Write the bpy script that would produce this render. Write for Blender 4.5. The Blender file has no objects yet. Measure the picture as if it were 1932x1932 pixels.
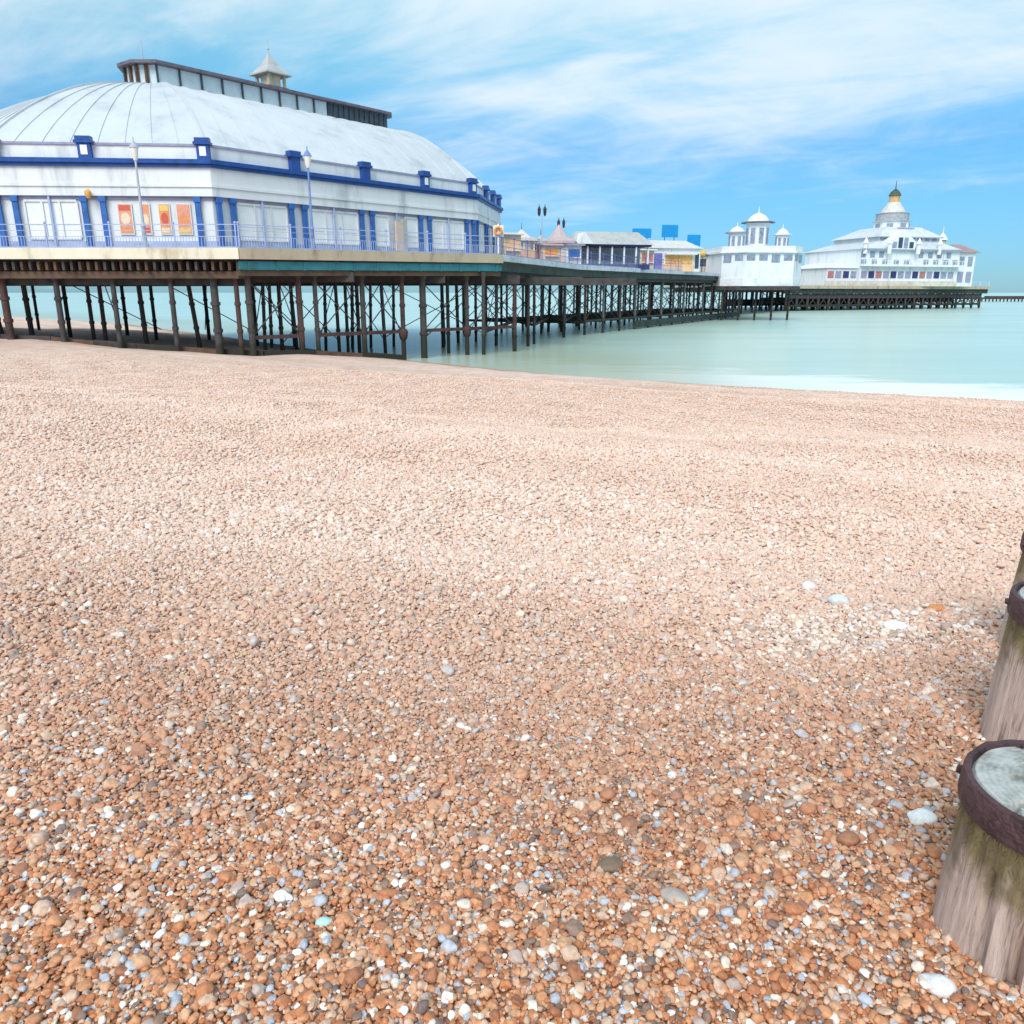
import bpy, math, random
import numpy as np
from mathutils import Vector, noise

R = math.radians
random.seed(7)
rng = np.random.default_rng(11)
SC = bpy.context.scene
COL = SC.collection

# ------------------------------------------------------------------ camera, sky, sun, exposure
EYE = 4.0
FL = 0.77
PITCH = math.atan(0.2143 / FL)
cd = bpy.data.cameras.new("camera")
cam = bpy.data.objects.new("camera", cd)
COL.objects.link(cam)
cam.location = (0, 0, EYE)
cam.rotation_euler = (math.pi / 2 - PITCH, 0, 0)
cd.sensor_width = 36
cd.lens = FL * 36
cd.clip_start = 0.05
cd.clip_end = 30000
SC.camera = cam

SUN_EL, SUN_AZ = R(42), R(198)          # compass-like azimuth: 0 = +Y, clockwise
world = bpy.data.worlds.new("World")
SC.world = world
world.use_nodes = True
wn, wl = world.node_tree.nodes, world.node_tree.links
wn.clear()


def N(nodes, kind, **kw):
    n = nodes.new(kind)
    for k, v in kw.items():
        setattr(n, k, v)
    return n


w_out = N(wn, 'ShaderNodeOutputWorld')
w_bg = N(wn, 'ShaderNodeBackground')
w_sky = N(wn, 'ShaderNodeTexSky', sky_type='NISHITA', sun_disc=False, sun_elevation=SUN_EL,
          sun_rotation=SUN_AZ, air_density=1.0, dust_density=0.1, ozone_density=1.5)
w_tc = N(wn, 'ShaderNodeTexCoord')
w_sep = N(wn, 'ShaderNodeSeparateXYZ')
wl.new(w_tc.outputs['Generated'], w_sep.inputs[0])


def wmath(op, a, b=None, c=None, clamp=False):
    n = N(wn, 'ShaderNodeMath', operation=op)
    n.use_clamp = clamp
    for i, v in enumerate((a, b, c)):
        if v is None:
            continue
        if isinstance(v, (int, float)):
            n.inputs[i].default_value = v
        else:
            wl.new(v, n.inputs[i])
    return n.outputs[0]


zz = wmath('ADD', wmath('MAXIMUM', w_sep.outputs[2], 0.0), 0.16)
w_px = wmath('DIVIDE', w_sep.outputs[0], zz)
w_py = wmath('DIVIDE', w_sep.outputs[1], zz)
w_cmb = N(wn, 'ShaderNodeCombineXYZ')
wl.new(w_px, w_cmb.inputs[0])
wl.new(w_py, w_cmb.inputs[1])


def cloud_noise(rot, scale, nscale, detail, rough, dist, loc=(0, 0, 0)):
    m = N(wn, 'ShaderNodeMapping', vector_type='TEXTURE')
    m.inputs['Rotation'].default_value = (0, 0, R(rot))
    m.inputs['Scale'].default_value = scale
    m.inputs['Location'].default_value = loc
    wl.new(w_cmb.outputs[0], m.inputs['Vector'])
    t = N(wn, 'ShaderNodeTexNoise')
    t.inputs['Scale'].default_value = nscale
    t.inputs['Detail'].default_value = detail
    t.inputs['Roughness'].default_value = rough
    t.inputs['Distortion'].default_value = dist
    wl.new(m.outputs[0], t.inputs['Vector'])
    return t.outputs['Fac']


n_big = cloud_noise(-34, (2.2, 1.0, 1), 0.85, 5, 0.55, 0.6, (2.3, 1.2, 0))
n_fine = cloud_noise(-30, (3.2, 1.0, 1), 3.0, 9, 0.60, 0.8, (2.1, 0.7, 0))
n_puff = cloud_noise(10, (1.3, 1.0, 1), 2.4, 7, 0.58, 1.2, (0.4, 3.1, 0))
elev = N(wn, 'ShaderNodeMapRange')
elev.inputs['From Min'].default_value = 0.0
elev.inputs['From Max'].default_value = 0.30
elev.inputs['To Min'].default_value = -0.14
elev.inputs['To Max'].default_value = 0.13
wl.new(w_sep.outputs[2], elev.inputs['Value'])
dens = wmath('ADD', wmath('ADD', wmath('MULTIPLY', n_big, 0.52), wmath('MULTIPLY', n_fine, 0.26)), wmath('ADD', wmath('MULTIPLY', n_puff, 0.22), elev.outputs[0]))
cr = N(wn, 'ShaderNodeMapRange', interpolation_type='SMOOTHSTEP')
cr.inputs['From Min'].default_value = 0.43
cr.inputs['From Max'].default_value = 0.69
wl.new(dens, cr.inputs['Value'])
cover = wmath('MULTIPLY', cr.outputs[0], 0.92)
tint = N(wn, 'ShaderNodeValToRGB')
tint.color_ramp.elements[0].position = 0.0
tint.color_ramp.elements[0].color = (0.20, 0.40, 0.70, 1)
tint.color_ramp.elements[1].position = 0.42
tint.color_ramp.elements[1].color = (1.45, 2.15, 1.50, 1)
e_ = tint.color_ramp.elements.new(0.16)
e_.color = (0.33, 0.665, 0.89, 1)
e2_ = tint.color_ramp.elements.new(0.27)
e2_.color = (0.72, 1.22, 1.10, 1)
wl.new(w_sep.outputs[2], tint.inputs[0])
w_mul = N(wn, 'ShaderNodeMix', data_type='RGBA', blend_type='MULTIPLY')
w_mul.inputs[0].default_value = 1
wl.new(w_sky.outputs[0], w_mul.inputs[6])
wl.new(tint.outputs[0], w_mul.inputs[7])
w_mix = N(wn, 'ShaderNodeMix', data_type='RGBA')
wl.new(cover, w_mix.inputs[0])
wl.new(w_mul.outputs[2], w_mix.inputs[6])
w_mix.inputs[7].default_value = (5.7, 6.5, 7.1, 1)
wl.new(w_mix.outputs[2], w_bg.inputs[0])
w_bg.inputs[1].default_value = 0.075
wl.new(w_bg.outputs[0], w_out.inputs[0])

sd = bpy.data.lights.new("sun", 'SUN')
sd.energy = 1.5
sd.angle = R(34)
sd.color = (1.0, 0.955, 0.89)
sun = bpy.data.objects.new("sun", sd)
COL.objects.link(sun)
sdir = Vector((math.sin(SUN_AZ) * math.cos(SUN_EL), math.cos(SUN_AZ) * math.cos(SUN_EL), math.sin(SUN_EL)))
sun.rotation_euler = sdir.to_track_quat('Z', 'Y').to_euler()
sun.location = (0, -20, 60)

SC.view_settings.view_transform = 'Standard'
SC.view_settings.look = 'None'
SC.view_settings.gamma = 1
SC.view_settings.exposure = 0.95


# ------------------------------------------------------------------ helpers
def at(px, py, Y):
    """point of the place seen at (px, py) of a 1932 px picture, at distance Y"""
    u, v = (px - 966) / 1932, (966 - py) / 1932
    dy = FL * math.cos(PITCH) + v * math.sin(PITCH)
    dz = -FL * math.sin(PITCH) + v * math.cos(PITCH)
    s = Y / dy
    return Vector((u * s, Y, EYE + dz * s))


class MB:
    def __init__(self):
        self.v, self.f = [], []

    def add(self, vs, fs):
        o = len(self.v)
        self.v += [tuple(p) for p in vs]
        self.f += [tuple(i + o for i in f) for f in fs]
        return self

    def hexa(self, a, b):
        """two quads a (bottom) and b (top), both counter-clockwise seen from above"""
        return self.add(list(a) + list(b), [(3, 2, 1, 0), (4, 5, 6, 7)] +
                        [(i, (i + 1) % 4, 4 + (i + 1) % 4, 4 + i) for i in range(4)])

    def box(self, x0, x1, y0, y1, z0, z1):
        q = [(x0, y0), (x1, y0), (x1, y1), (x0, y1)]
        return self.hexa([(x, y, z0) for x, y in q], [(x, y, z1) for x, y in q])

    def taper(self, cx, cy, z0, z1, a0, b0, a1, b1):
        s = [(-1, -1), (1, -1), (1, 1), (-1, 1)]
        return self.hexa([(cx + i * a0, cy + j * b0, z0) for i, j in s], [(cx + i * a1, cy + j * b1, z1) for i, j in s])

    def bar(self, p, q, w, h):
        p, q = Vector(p), Vector(q)
        d = (q - p).normalized()
        up = Vector((0, 0, 1)) if abs(d.z) < 0.95 else Vector((0, 1, 0))
        s = d.cross(up).normalized() * (w / 2)
        t = s.cross(d).normalized() * (h / 2)
        a = [p - s - t, p + s - t, p + s + t, p - s + t]
        b = [q - s - t, q + s - t, q + s + t, q - s + t]
        return self.add(a + b, [(0, 1, 2, 3), (7, 6, 5, 4)] + [(i, 4 + i, 4 + (i + 1) % 4, (i + 1) % 4) for i in range(4)])

    def tube(self, p, q, r0, r1=None, n=10):
        r1 = r0 if r1 is None else r1
        p, q = Vector(p), Vector(q)
        d = (q - p).normalized()
        up = Vector((0, 0, 1)) if abs(d.z) < 0.95 else Vector((0, 1, 0))
        s = d.cross(up).normalized()
        t = s.cross(d).normalized()
        a = [p + (s * math.cos(2 * math.pi * k / n) + t * math.sin(2 * math.pi * k / n)) * r0 for k in range(n)]
        b = [q + (s * math.cos(2 * math.pi * k / n) + t * math.sin(2 * math.pi * k / n)) * r1 for k in range(n)]
        return self.add(a + b, [tuple(range(n)), tuple(range(2 * n - 1, n - 1, -1))] +
                        [(k, n + k, n + (k + 1) % n, (k + 1) % n) for k in range(n)])

    def lathe(self, cx, cy, prof, n=16, rot=0.0):
        vs, fs = [], []
        m = len(prof)
        for r, z in prof:
            for k in range(n):
                a = rot + 2 * math.pi * k / n
                vs.append((cx + r * math.cos(a), cy + r * math.sin(a), z))
        for i in range(m - 1):
            for k in range(n):
                fs.append((i * n + k, i * n + (k + 1) % n, (i + 1) * n + (k + 1) % n, (i + 1) * n + k))
        fs.append(tuple(range(n - 1, -1, -1)))
        fs.append(tuple((m - 1) * n + k for k in range(n)))
        return self.add(vs, fs)

    def prism(self, poly, z0, z1):
        n = len(poly)
        vs = [(x, y, z0) for x, y in poly] + [(x, y, z1) for x, y in poly]
        return self.add(vs, [tuple(range(n - 1, -1, -1)), tuple(range(n, 2 * n))] +
                        [(i, (i + 1) % n, n + (i + 1) % n, n + i) for i in range(n)])

    def ring(self, inner, outer, z0, z1):
        n = len(inner)
        vs = [(x, y, z0) for x, y in inner] + [(x, y, z0) for x, y in outer] + \
             [(x, y, z1) for x, y in inner] + [(x, y, z1) for x, y in outer]
        fs = []
        for i in range(n):
            j = (i + 1) % n
            fs += [(i, n + i, n + j, j)[::-1], (2 * n + i, 3 * n + i, 3 * n + j, 2 * n + j),
                   (n + i, n + j, 3 * n + j, 3 * n + i), (j, i, 2 * n + i, 2 * n + j)]
        return self.add(vs, fs)

    def sphere(self, c, r, n=10, m=7, sq=(1, 1, 1)):
        vs, fs = [], []
        for i in range(m + 1):
            a = math.pi * i / m
            for k in range(n):
                b = 2 * math.pi * k / n
                vs.append((c[0] + r * sq[0] * math.sin(a) * math.cos(b), c[1] + r * sq[1] * math.sin(a) * math.sin(b),
                           c[2] - r * sq[2] * math.cos(a)))
        for i in range(m):
            for k in range(n):
                fs.append((i * n + k, i * n + (k + 1) % n, (i + 1) * n + (k + 1) % n, (i + 1) * n + k))
        return self.add(vs, fs)

    def build(self, name, m, parent=None, smooth=False, bevel=0.0, world=False):
        off = Vector((0, 0, 0))
        if world and parent is not None:
            p = parent
            while p is not None:
                off += p.location
                p = p.parent
        me = bpy.data.meshes.new(name)
        me.from_pydata([tuple(Vector(p) - off) for p in self.v], [], self.f)
        me.materials.append(m)
        me.validate()
        if smooth:
            me.polygons.foreach_set('use_smooth', [True] * len(me.polygons))
        o = bpy.data.objects.new(name, me)
        COL.objects.link(o)
        if parent is not None:
            o.parent = parent
        if smooth:
            try:
                md = o.modifiers.new('split', 'EDGE_SPLIT')
                md.split_angle = R(38)
            except Exception:
                pass
        if bevel:
            b = o.modifiers.new('bevel', 'BEVEL')
            b.width = bevel
            b.segments = 2
            b.limit_method = 'ANGLE'
        return o


def tag(o, label=None, cat=None, group=None, kind=None):
    if label:
        o['label'] = label
    if cat:
        o['category'] = cat
    if group:
        o['group'] = group
    if kind:
        o['kind'] = kind
    return o


def thing(name, loc, label, cat, group=None, rz=0.0, ry=0.0):
    e = bpy.data.objects.new(name, None)
    COL.objects.link(e)
    e.location = loc
    e.rotation_euler = (0, ry, rz)
    e.empty_display_size = 0.3
    return tag(e, label, cat, group)


def copy_tree(o, parent=None):
    c = o.copy()
    COL.objects.link(c)
    if parent is not None:
        c.parent = parent
    for ch in list(o.children):
        copy_tree(ch, c)
    return c


def srgb(r, g, b):
    f = lambda c: ((c / 255 + 0.055) / 1.055) ** 2.4 if c > 10 else c / 255 / 12.92
    return (f(r), f(g), f(b))


MATS = {}


def mat(name, col, rough=0.7, var=0.12, scale=1.5, metal=0.0, bump=0.0, bscale=20, stretch=(1, 1, 1), dirt=None, spec=0.4, tide=False):
    m = bpy.data.materials.new(name)
    m.use_nodes = True
    nd, lk = m.node_tree.nodes, m.node_tree.links
    b = nd['Principled BSDF']
    b.inputs['Roughness'].default_value = rough
    b.inputs['Metallic'].default_value = metal
    b.inputs['Specular IOR Level'].default_value = spec
    tc = N(nd, 'ShaderNodeTexCoord')
    mp = N(nd, 'ShaderNodeMapping')
    mp.inputs['Scale'].default_value = stretch
    lk.new(tc.outputs['Object'], mp.inputs[0])
    t = N(nd, 'ShaderNodeTexNoise')
    t.inputs['Scale'].default_value = scale
    t.inputs['Detail'].default_value = 6
    t.inputs['Roughness'].default_value = 0.65
    lk.new(mp.outputs[0], t.inputs['Vector'])
    r = N(nd, 'ShaderNodeValToRGB')
    lo = dirt if dirt else tuple(c * (1 - 2 * var) for c in col)
    hi = tuple(min(1, c * (1 + var)) for c in col)
    r.color_ramp.elements[0].position = 0.28
    r.color_ramp.elements[0].color = (*lo, 1)
    r.color_ramp.elements[1].position = 0.66
    r.color_ramp.elements[1].color = (*hi, 1)
    e = r.color_ramp.elements.new(0.46)
    e.color = (*col, 1)
    lk.new(t.outputs['Fac'], r.inputs[0])
    lk.new(r.outputs[0], b.inputs['Base Color'])
    if tide:                                     # weed and barnacles up to the high-water mark
        gp = N(nd, 'ShaderNodeNewGeometry')
        sz = N(nd, 'ShaderNodeSeparateXYZ')
        lk.new(gp.outputs['Position'], sz.inputs[0])
        n3 = N(nd, 'ShaderNodeTexNoise')
        n3.inputs['Scale'].default_value = 2.2
        n3.inputs['Detail'].default_value = 6
        lk.new(gp.outputs['Position'], n3.inputs['Vector'])
        m3 = N(nd, 'ShaderNodeMath', operation='MULTIPLY_ADD')
        lk.new(n3.outputs['Fac'], m3.inputs[0])
        m3.inputs[1].default_value = 1.1
        lk.new(sz.outputs[2], m3.inputs[2])
        r3 = N(nd, 'ShaderNodeMapRange', interpolation_type='SMOOTHSTEP')
        r3.inputs['From Min'].default_value = 1.75
        r3.inputs['From Max'].default_value = 2.15
        r3.inputs['To Min'].default_value = 0.85
        r3.inputs['To Max'].default_value = 0.0
        lk.new(m3.outputs[0], r3.inputs['Value'])
        x3 = N(nd, 'ShaderNodeMix', data_type='RGBA')
        lk.new(r3.outputs[0], x3.inputs[0])
        lk.new(r.outputs[0], x3.inputs[6])
        x3.inputs[7].default_value = (0.022, 0.024, 0.014, 1)
        lk.new(x3.outputs[2], b.inputs['Base Color'])
    if bump:
        t2 = N(nd, 'ShaderNodeTexNoise')
        t2.inputs['Scale'].default_value = bscale
        t2.inputs['Detail'].default_value = 8
        lk.new(mp.outputs[0], t2.inputs['Vector'])
        bp = N(nd, 'ShaderNodeBump')
        bp.inputs['Strength'].default_value = bump
        bp.inputs['Distance'].default_value = 0.03
        lk.new(t2.outputs['Fac'], bp.inputs['Height'])
        lk.new(bp.outputs[0], b.inputs['Normal'])
    MATS[name] = m
    return m


WHITE = mat('white_paint', (0.75, 0.775, 0.805), 0.5, 0.06, 0.8, stretch=(1.3, 1.3, 0.22), dirt=(0.50, 0.54, 0.58), bump=0.05)
OFFW = mat('off_white_paint', (0.74, 0.75, 0.79), 0.55, 0.08, 1.2, dirt=(0.56, 0.58, 0.64))
ROOFM = mat('roof_sheet', (0.565, 0.605, 0.65), 0.45, 0.07, 0.35, stretch=(1.5, 1.5, 0.8), dirt=(0.42, 0.465, 0.52), bump=0.08, bscale=6)
BLUE = mat('royal_blue_paint', (0.014, 0.070, 0.29), 0.4, 0.25, 2.0)
BLUE_MID = mat('mid_blue_paint', (0.032, 0.13, 0.42), 0.45, 0.2, 2.0)
LILAC = mat('lilac_paint', (0.38, 0.45, 0.68), 0.55, 0.15, 2.0)
MAUVE = mat('mauve_paint', (0.30, 0.30, 0.44), 0.55, 0.15, 2.0)
PANE = mat('blind_behind_glass', (0.82, 0.85, 0.88), 0.35, 0.06, 0.8, spec=0.6)
DARKGL = mat('dark_glass', (0.05, 0.07, 0.10), 0.1, 0.3, 2, spec=0.6)
CREAM = mat('cream_fascia', (0.72, 0.66, 0.53), 0.7, 0.10, 0.9, dirt=(0.44, 0.34, 0.22), stretch=(1, 1, 0.4))
TANF = mat('tan_and_shaded_fascia', (0.46, 0.38, 0.28), 0.75, 0.15, 0.9, dirt=(0.25, 0.16, 0.09), stretch=(1, 1, 0.4))
PALEF = mat('pale_fascia', (0.55, 0.57, 0.66), 0.7, 0.15, 0.9, dirt=(0.30, 0.33, 0.36))
DECK = mat('deck_boards', (0.30, 0.25, 0.20), 0.8, 0.2, 2.0)
IRON = mat('dark_iron', (0.056, 0.048, 0.047), 0.75, 0.4, 2.0, dirt=(0.022, 0.019, 0.021), bump=0.3, bscale=9, tide=True)
GREYIRON = mat('grey_iron', (0.115, 0.12, 0.125), 0.75, 0.35, 2.0, dirt=(0.05, 0.045, 0.045), bump=0.3, bscale=9, tide=True)
RUST = mat('rusty_iron', (0.072, 0.040, 0.036), 0.85, 0.4, 1.6, dirt=(0.030, 0.020, 0.020), bump=0.4, bscale=9, tide=True)
BROWN = mat('brown_timber', (0.105, 0.065, 0.045), 0.85, 0.35, 1.2, dirt=(0.03, 0.02, 0.018), bump=0.3)
TEAL = mat('teal_paint', (0.028, 0.17, 0.21), 0.6, 0.3, 0.9, dirt=(0.03, 0.05, 0.05))
GREENIRON = mat('green_dark_iron', (0.035, 0.05, 0.045), 0.75, 0.4, 1.0, dirt=(0.012, 0.016, 0.016))
SLATE = mat('mauve_grey_roof', (0.13, 0.115, 0.15), 0.6, 0.25, 2.0)
LOUV = mat('dark_louvre', (0.06, 0.08, 0.11), 0.6, 0.3, 3.0)
TANP = mat('tan_paint', (0.50, 0.42, 0.30), 0.6, 0.15, 2.0)
GREYR = mat('grey_felt_roof', (0.42, 0.43, 0.44), 0.7, 0.12, 1.2)
LEAD = mat('lead_dome', (0.36, 0.37, 0.41), 0.5, 0.18, 1.5)
BRICKR = mat('red_brown_tiles', (0.34, 0.23, 0.22), 0.8, 0.25, 2.5)
PINK = mat('pink_canvas', (0.50, 0.40, 0.42), 0.8, 0.12, 2.0)
PEACH = mat('peach_counter', (0.78, 0.50, 0.30), 0.6, 0.12, 2.0)
ORANGE = mat('orange_board', (0.80, 0.30, 0.06), 0.6, 0.15, 4.0)
SKYBLUE = mat('bright_blue_board', (0.004, 0.25, 0.60), 0.5, 0.1, 2.0)
NAVY = mat('navy_paint', (0.035, 0.04, 0.14), 0.6, 0.25, 2.0)
PURPLE = mat('purple_paint', (0.16, 0.15, 0.42), 0.6, 0.2, 2.0)
GREYPOST = mat('grey_lamp_paint', (0.42, 0.45, 0.55), 0.5, 0.12, 2.0)
BLACKP = mat('black_paint', (0.03, 0.03, 0.04), 0.5, 0.2, 2.0)
OPAL = mat('opal_glass', (0.80, 0.78, 0.76), 0.25, 0.03, 2.0)
SHOPRED = mat('red_shopfront', (0.42, 0.17, 0.18), 0.6, 0.2, 3.0)
AMBER = mat('amber_glass', (0.75, 0.42, 0.10), 0.3, 0.15, 3.0)


# ------------------------------------------------------------------ beach and sea
SHORE = np.array([(-420, 470), (-83, 132), (-52, 108), (-24.6, 72.6), (-14, 58), (-5.3, 47.8), (2.5, 39.9), (10, 35.0),
                  (19.5, 30.1), (45, 18), (90, -8), (330, -150)], float)


def shore_d(x, y):
    """distance to the waterline, positive on land"""
    x, y = np.asarray(x, float), np.asarray(y, float)
    best = np.full(x.shape, 1e18)
    sgn = np.ones(x.shape)
    for (ax, ay), (bx, by) in zip(SHORE[:-1], SHORE[1:]):
        dx, dy = bx - ax, by - ay
        L2 = dx * dx + dy * dy
        t = np.clip(((x - ax) * dx + (y - ay) * dy) / L2, 0, 1)
        d2 = (x - ax - t * dx) ** 2 + (y - ay - t * dy) ** 2
        cr_ = dx * (y - ay) - dy * (x - ax)
        m = d2 < best
        best = np.where(m, d2, best)
        sgn = np.where(m, np.where(cr_ < 0, 1.0, -1.0), sgn)
    return np.sqrt(best) * sgn


def ground_z(x, y):
    x, y = np.asarray(x, float), np.asarray(y, float)
    d = shore_d(x, y)
    z = np.interp(d, [-80, -20, 0, 2.5, 15, 36, 90, 400], [-6, -1.8, 0, 0.26, 1.26, 2.4, 3.4, 5.0])
    amp = np.clip(d / 8, 0, 1) * np.clip((np.hypot(x, y) - 3) / 10, 0.15, 1)
    z = z + amp * (0.10 * np.sin(d * 0.55 + 0.10 * x) + 0.06 * np.sin(0.33 * x - 0.21 * y + 1.3) + 0.04 * np.sin(0.9 * x + 0.7 * y))
    z = z + 0.016 * np.clip(d / 3, 0, 1) * (np.sin(2.9 * x + 1.1 * y + 2 * np.sin(.7 * y)) + np.sin(1.7 * y - 2.1 * x + 1.5 * np.sin(1.1 * x)))
    gx, gy = x - 1.278, y - 1.592
    al, ac = gx * .574 + gy * .819, gx * .819 - gy * .574
    z = z + np.exp(-(ac / 1.1) ** 2) * (.115 + .045 + .06 * np.clip(al / 1.1, -1, 1)) * np.exp(-(np.maximum(0, np.abs(al - .6) - 1.8) / 1.0) ** 2)
    return z


def gz(x, y):
    return float(ground_z(np.array([x]), np.array([y]))[0])


def spaced(lo, hi, c, n, k):
    t = np.linspace(-1, 1, n)
    s = np.sinh(k * t) / np.sinh(k)
    return np.where(s < 0, c + s * (c - lo), c + s * (hi - c))


def sheet(name, xs, ys, zf, m):
    X, Y = np.meshgrid(xs, ys)
    Z = zf(X, Y)
    nx, ny = len(xs), len(ys)
    vs = np.stack([X, Y, Z], -1).reshape(-1, 3)
    idx = np.arange(nx * ny).reshape(ny, nx)
    fs = np.stack([idx[:-1, :-1], idx[:-1, 1:], idx[1:, 1:], idx[1:, :-1]], -1).reshape(-1, 4)
    me = bpy.data.meshes.new(name)
    me.from_pydata(vs.tolist(), [], fs.tolist())
    me.polygons.foreach_set('use_smooth', [True] * len(me.polygons))
    a = me.attributes.new('shore', 'FLOAT', 'POINT')
    a.data.foreach_set('value', shore_d(X, Y).reshape(-1).astype(np.float32))
    me.materials.append(m)
    o = bpy.data.objects.new(name, me)
    COL.objects.link(o)
    return o


PEBBLE_TONES = [  # (share, colour)
    (0.19, (0.50, 0.185, 0.075)), (0.18, (0.58, 0.262, 0.125)), (0.16, (0.61, 0.332, 0.190)), (0.12, (0.62, 0.415, 0.300)),
    (0.10, (0.36, 0.140, 0.066)), (0.05, (0.49, 0.38, 0.33)), (0.05, (0.44, 0.47, 0.54)), (0.055, (0.24, 0.150, 0.112)),
    (0.025, (0.17, 0.115, 0.105)), (0.045, (0.76, 0.66, 0.57)), (0.025, (0.87, 0.87, 0.87))]


def pebble_ramp(nd):
    r = N(nd, 'ShaderNodeValToRGB')
    r.color_ramp.interpolation = 'CONSTANT'
    acc = 0
    for i, (s, c) in enumerate(PEBBLE_TONES):
        e = r.color_ramp.elements[0] if i == 0 else (r.color_ramp.elements[1] if i == 1 else r.color_ramp.elements.new(acc))
        e.position = acc
        e.color = (*c, 1)
        acc += s
    return r


def pale_zone(nd, lk, col_out):
    """shingle mixed paler and greyer with distance, between the camera and the pier"""
    geo = N(nd, 'ShaderNodeNewGeometry')
    t = N(nd, 'ShaderNodeTexNoise')
    t.inputs['Scale'].default_value = 0.22
    t.inputs['Detail'].default_value = 5
    lk.new(geo.outputs['Position'], t.inputs['Vector'])
    sp = N(nd, 'ShaderNodeSeparateXYZ')
    lk.new(geo.outputs['Position'], sp.inputs[0])
    m1 = N(nd, 'ShaderNodeMath', operation='MULTIPLY_ADD')
    lk.new(t.outputs['Fac'], m1.inputs[0])
    m1.inputs[1].default_value = 3.5
    lk.new(sp.outputs[1], m1.inputs[2])
    mr = N(nd, 'ShaderNodeMapRange', interpolation_type='SMOOTHSTEP')
    mr.inputs['From Min'].default_value = 2.4
    mr.inputs['From Max'].default_value = 8.5
    mr.inputs['To Max'].default_value = 0.72
    lk.new(m1.outputs[0], mr.inputs['Value'])
    mx = N(nd, 'ShaderNodeMix', data_type='RGBA')
    lk.new(mr.outputs[0], mx.inputs[0])
    lk.new(col_out, mx.inputs[6])
    mx.inputs[7].default_value = (0.82, 0.635, 0.54, 1)
    # strand lines: bands of browner and greyer stones left by earlier tides, running along the shore
    dt = N(nd, 'ShaderNodeVectorMath', operation='DOT_PRODUCT')
    lk.new(geo.outputs['Position'], dt.inputs[0])
    dt.inputs[1].default_value = (-0.484, -0.875, 0)
    w2 = N(nd, 'ShaderNodeTexNoise')
    w2.inputs['Scale'].default_value = 0.35
    w2.inputs['Detail'].default_value = 4
    lk.new(geo.outputs['Position'], w2.inputs['Vector'])
    wm = N(nd, 'ShaderNodeMath', operation='MULTIPLY_ADD')
    lk.new(w2.outputs['Fac'], wm.inputs[0])
    wm.inputs[1].default_value = 3.5
    lk.new(dt.outputs['Value'], wm.inputs[2])
    n1 = N(nd, 'ShaderNodeTexNoise', noise_dimensions='1D')
    n1.inputs['Scale'].default_value = 0.42
    n1.inputs['Detail'].default_value = 3
    lk.new(wm.outputs[0], n1.inputs['W'])
    br = N(nd, 'ShaderNodeValToRGB')
    br.color_ramp.elements[0].position = 0.36
    br.color_ramp.elements[0].color = (0.94, 0.91, 0.89, 1)
    br.color_ramp.elements[1].position = 0.62
    br.color_ramp.elements[1].color = (1.07, 1.08, 1.10, 1)
    lk.new(n1.outputs['Fac'], br.inputs[0])
    mb_ = N(nd, 'ShaderNodeMix', data_type='RGBA', blend_type='MULTIPLY')
    mb_.inputs[0].default_value = 1
    lk.new(mx.outputs[2], mb_.inputs[6])
    lk.new(br.outputs[0], mb_.inputs[7])
    return mb_.outputs[2]


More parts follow.
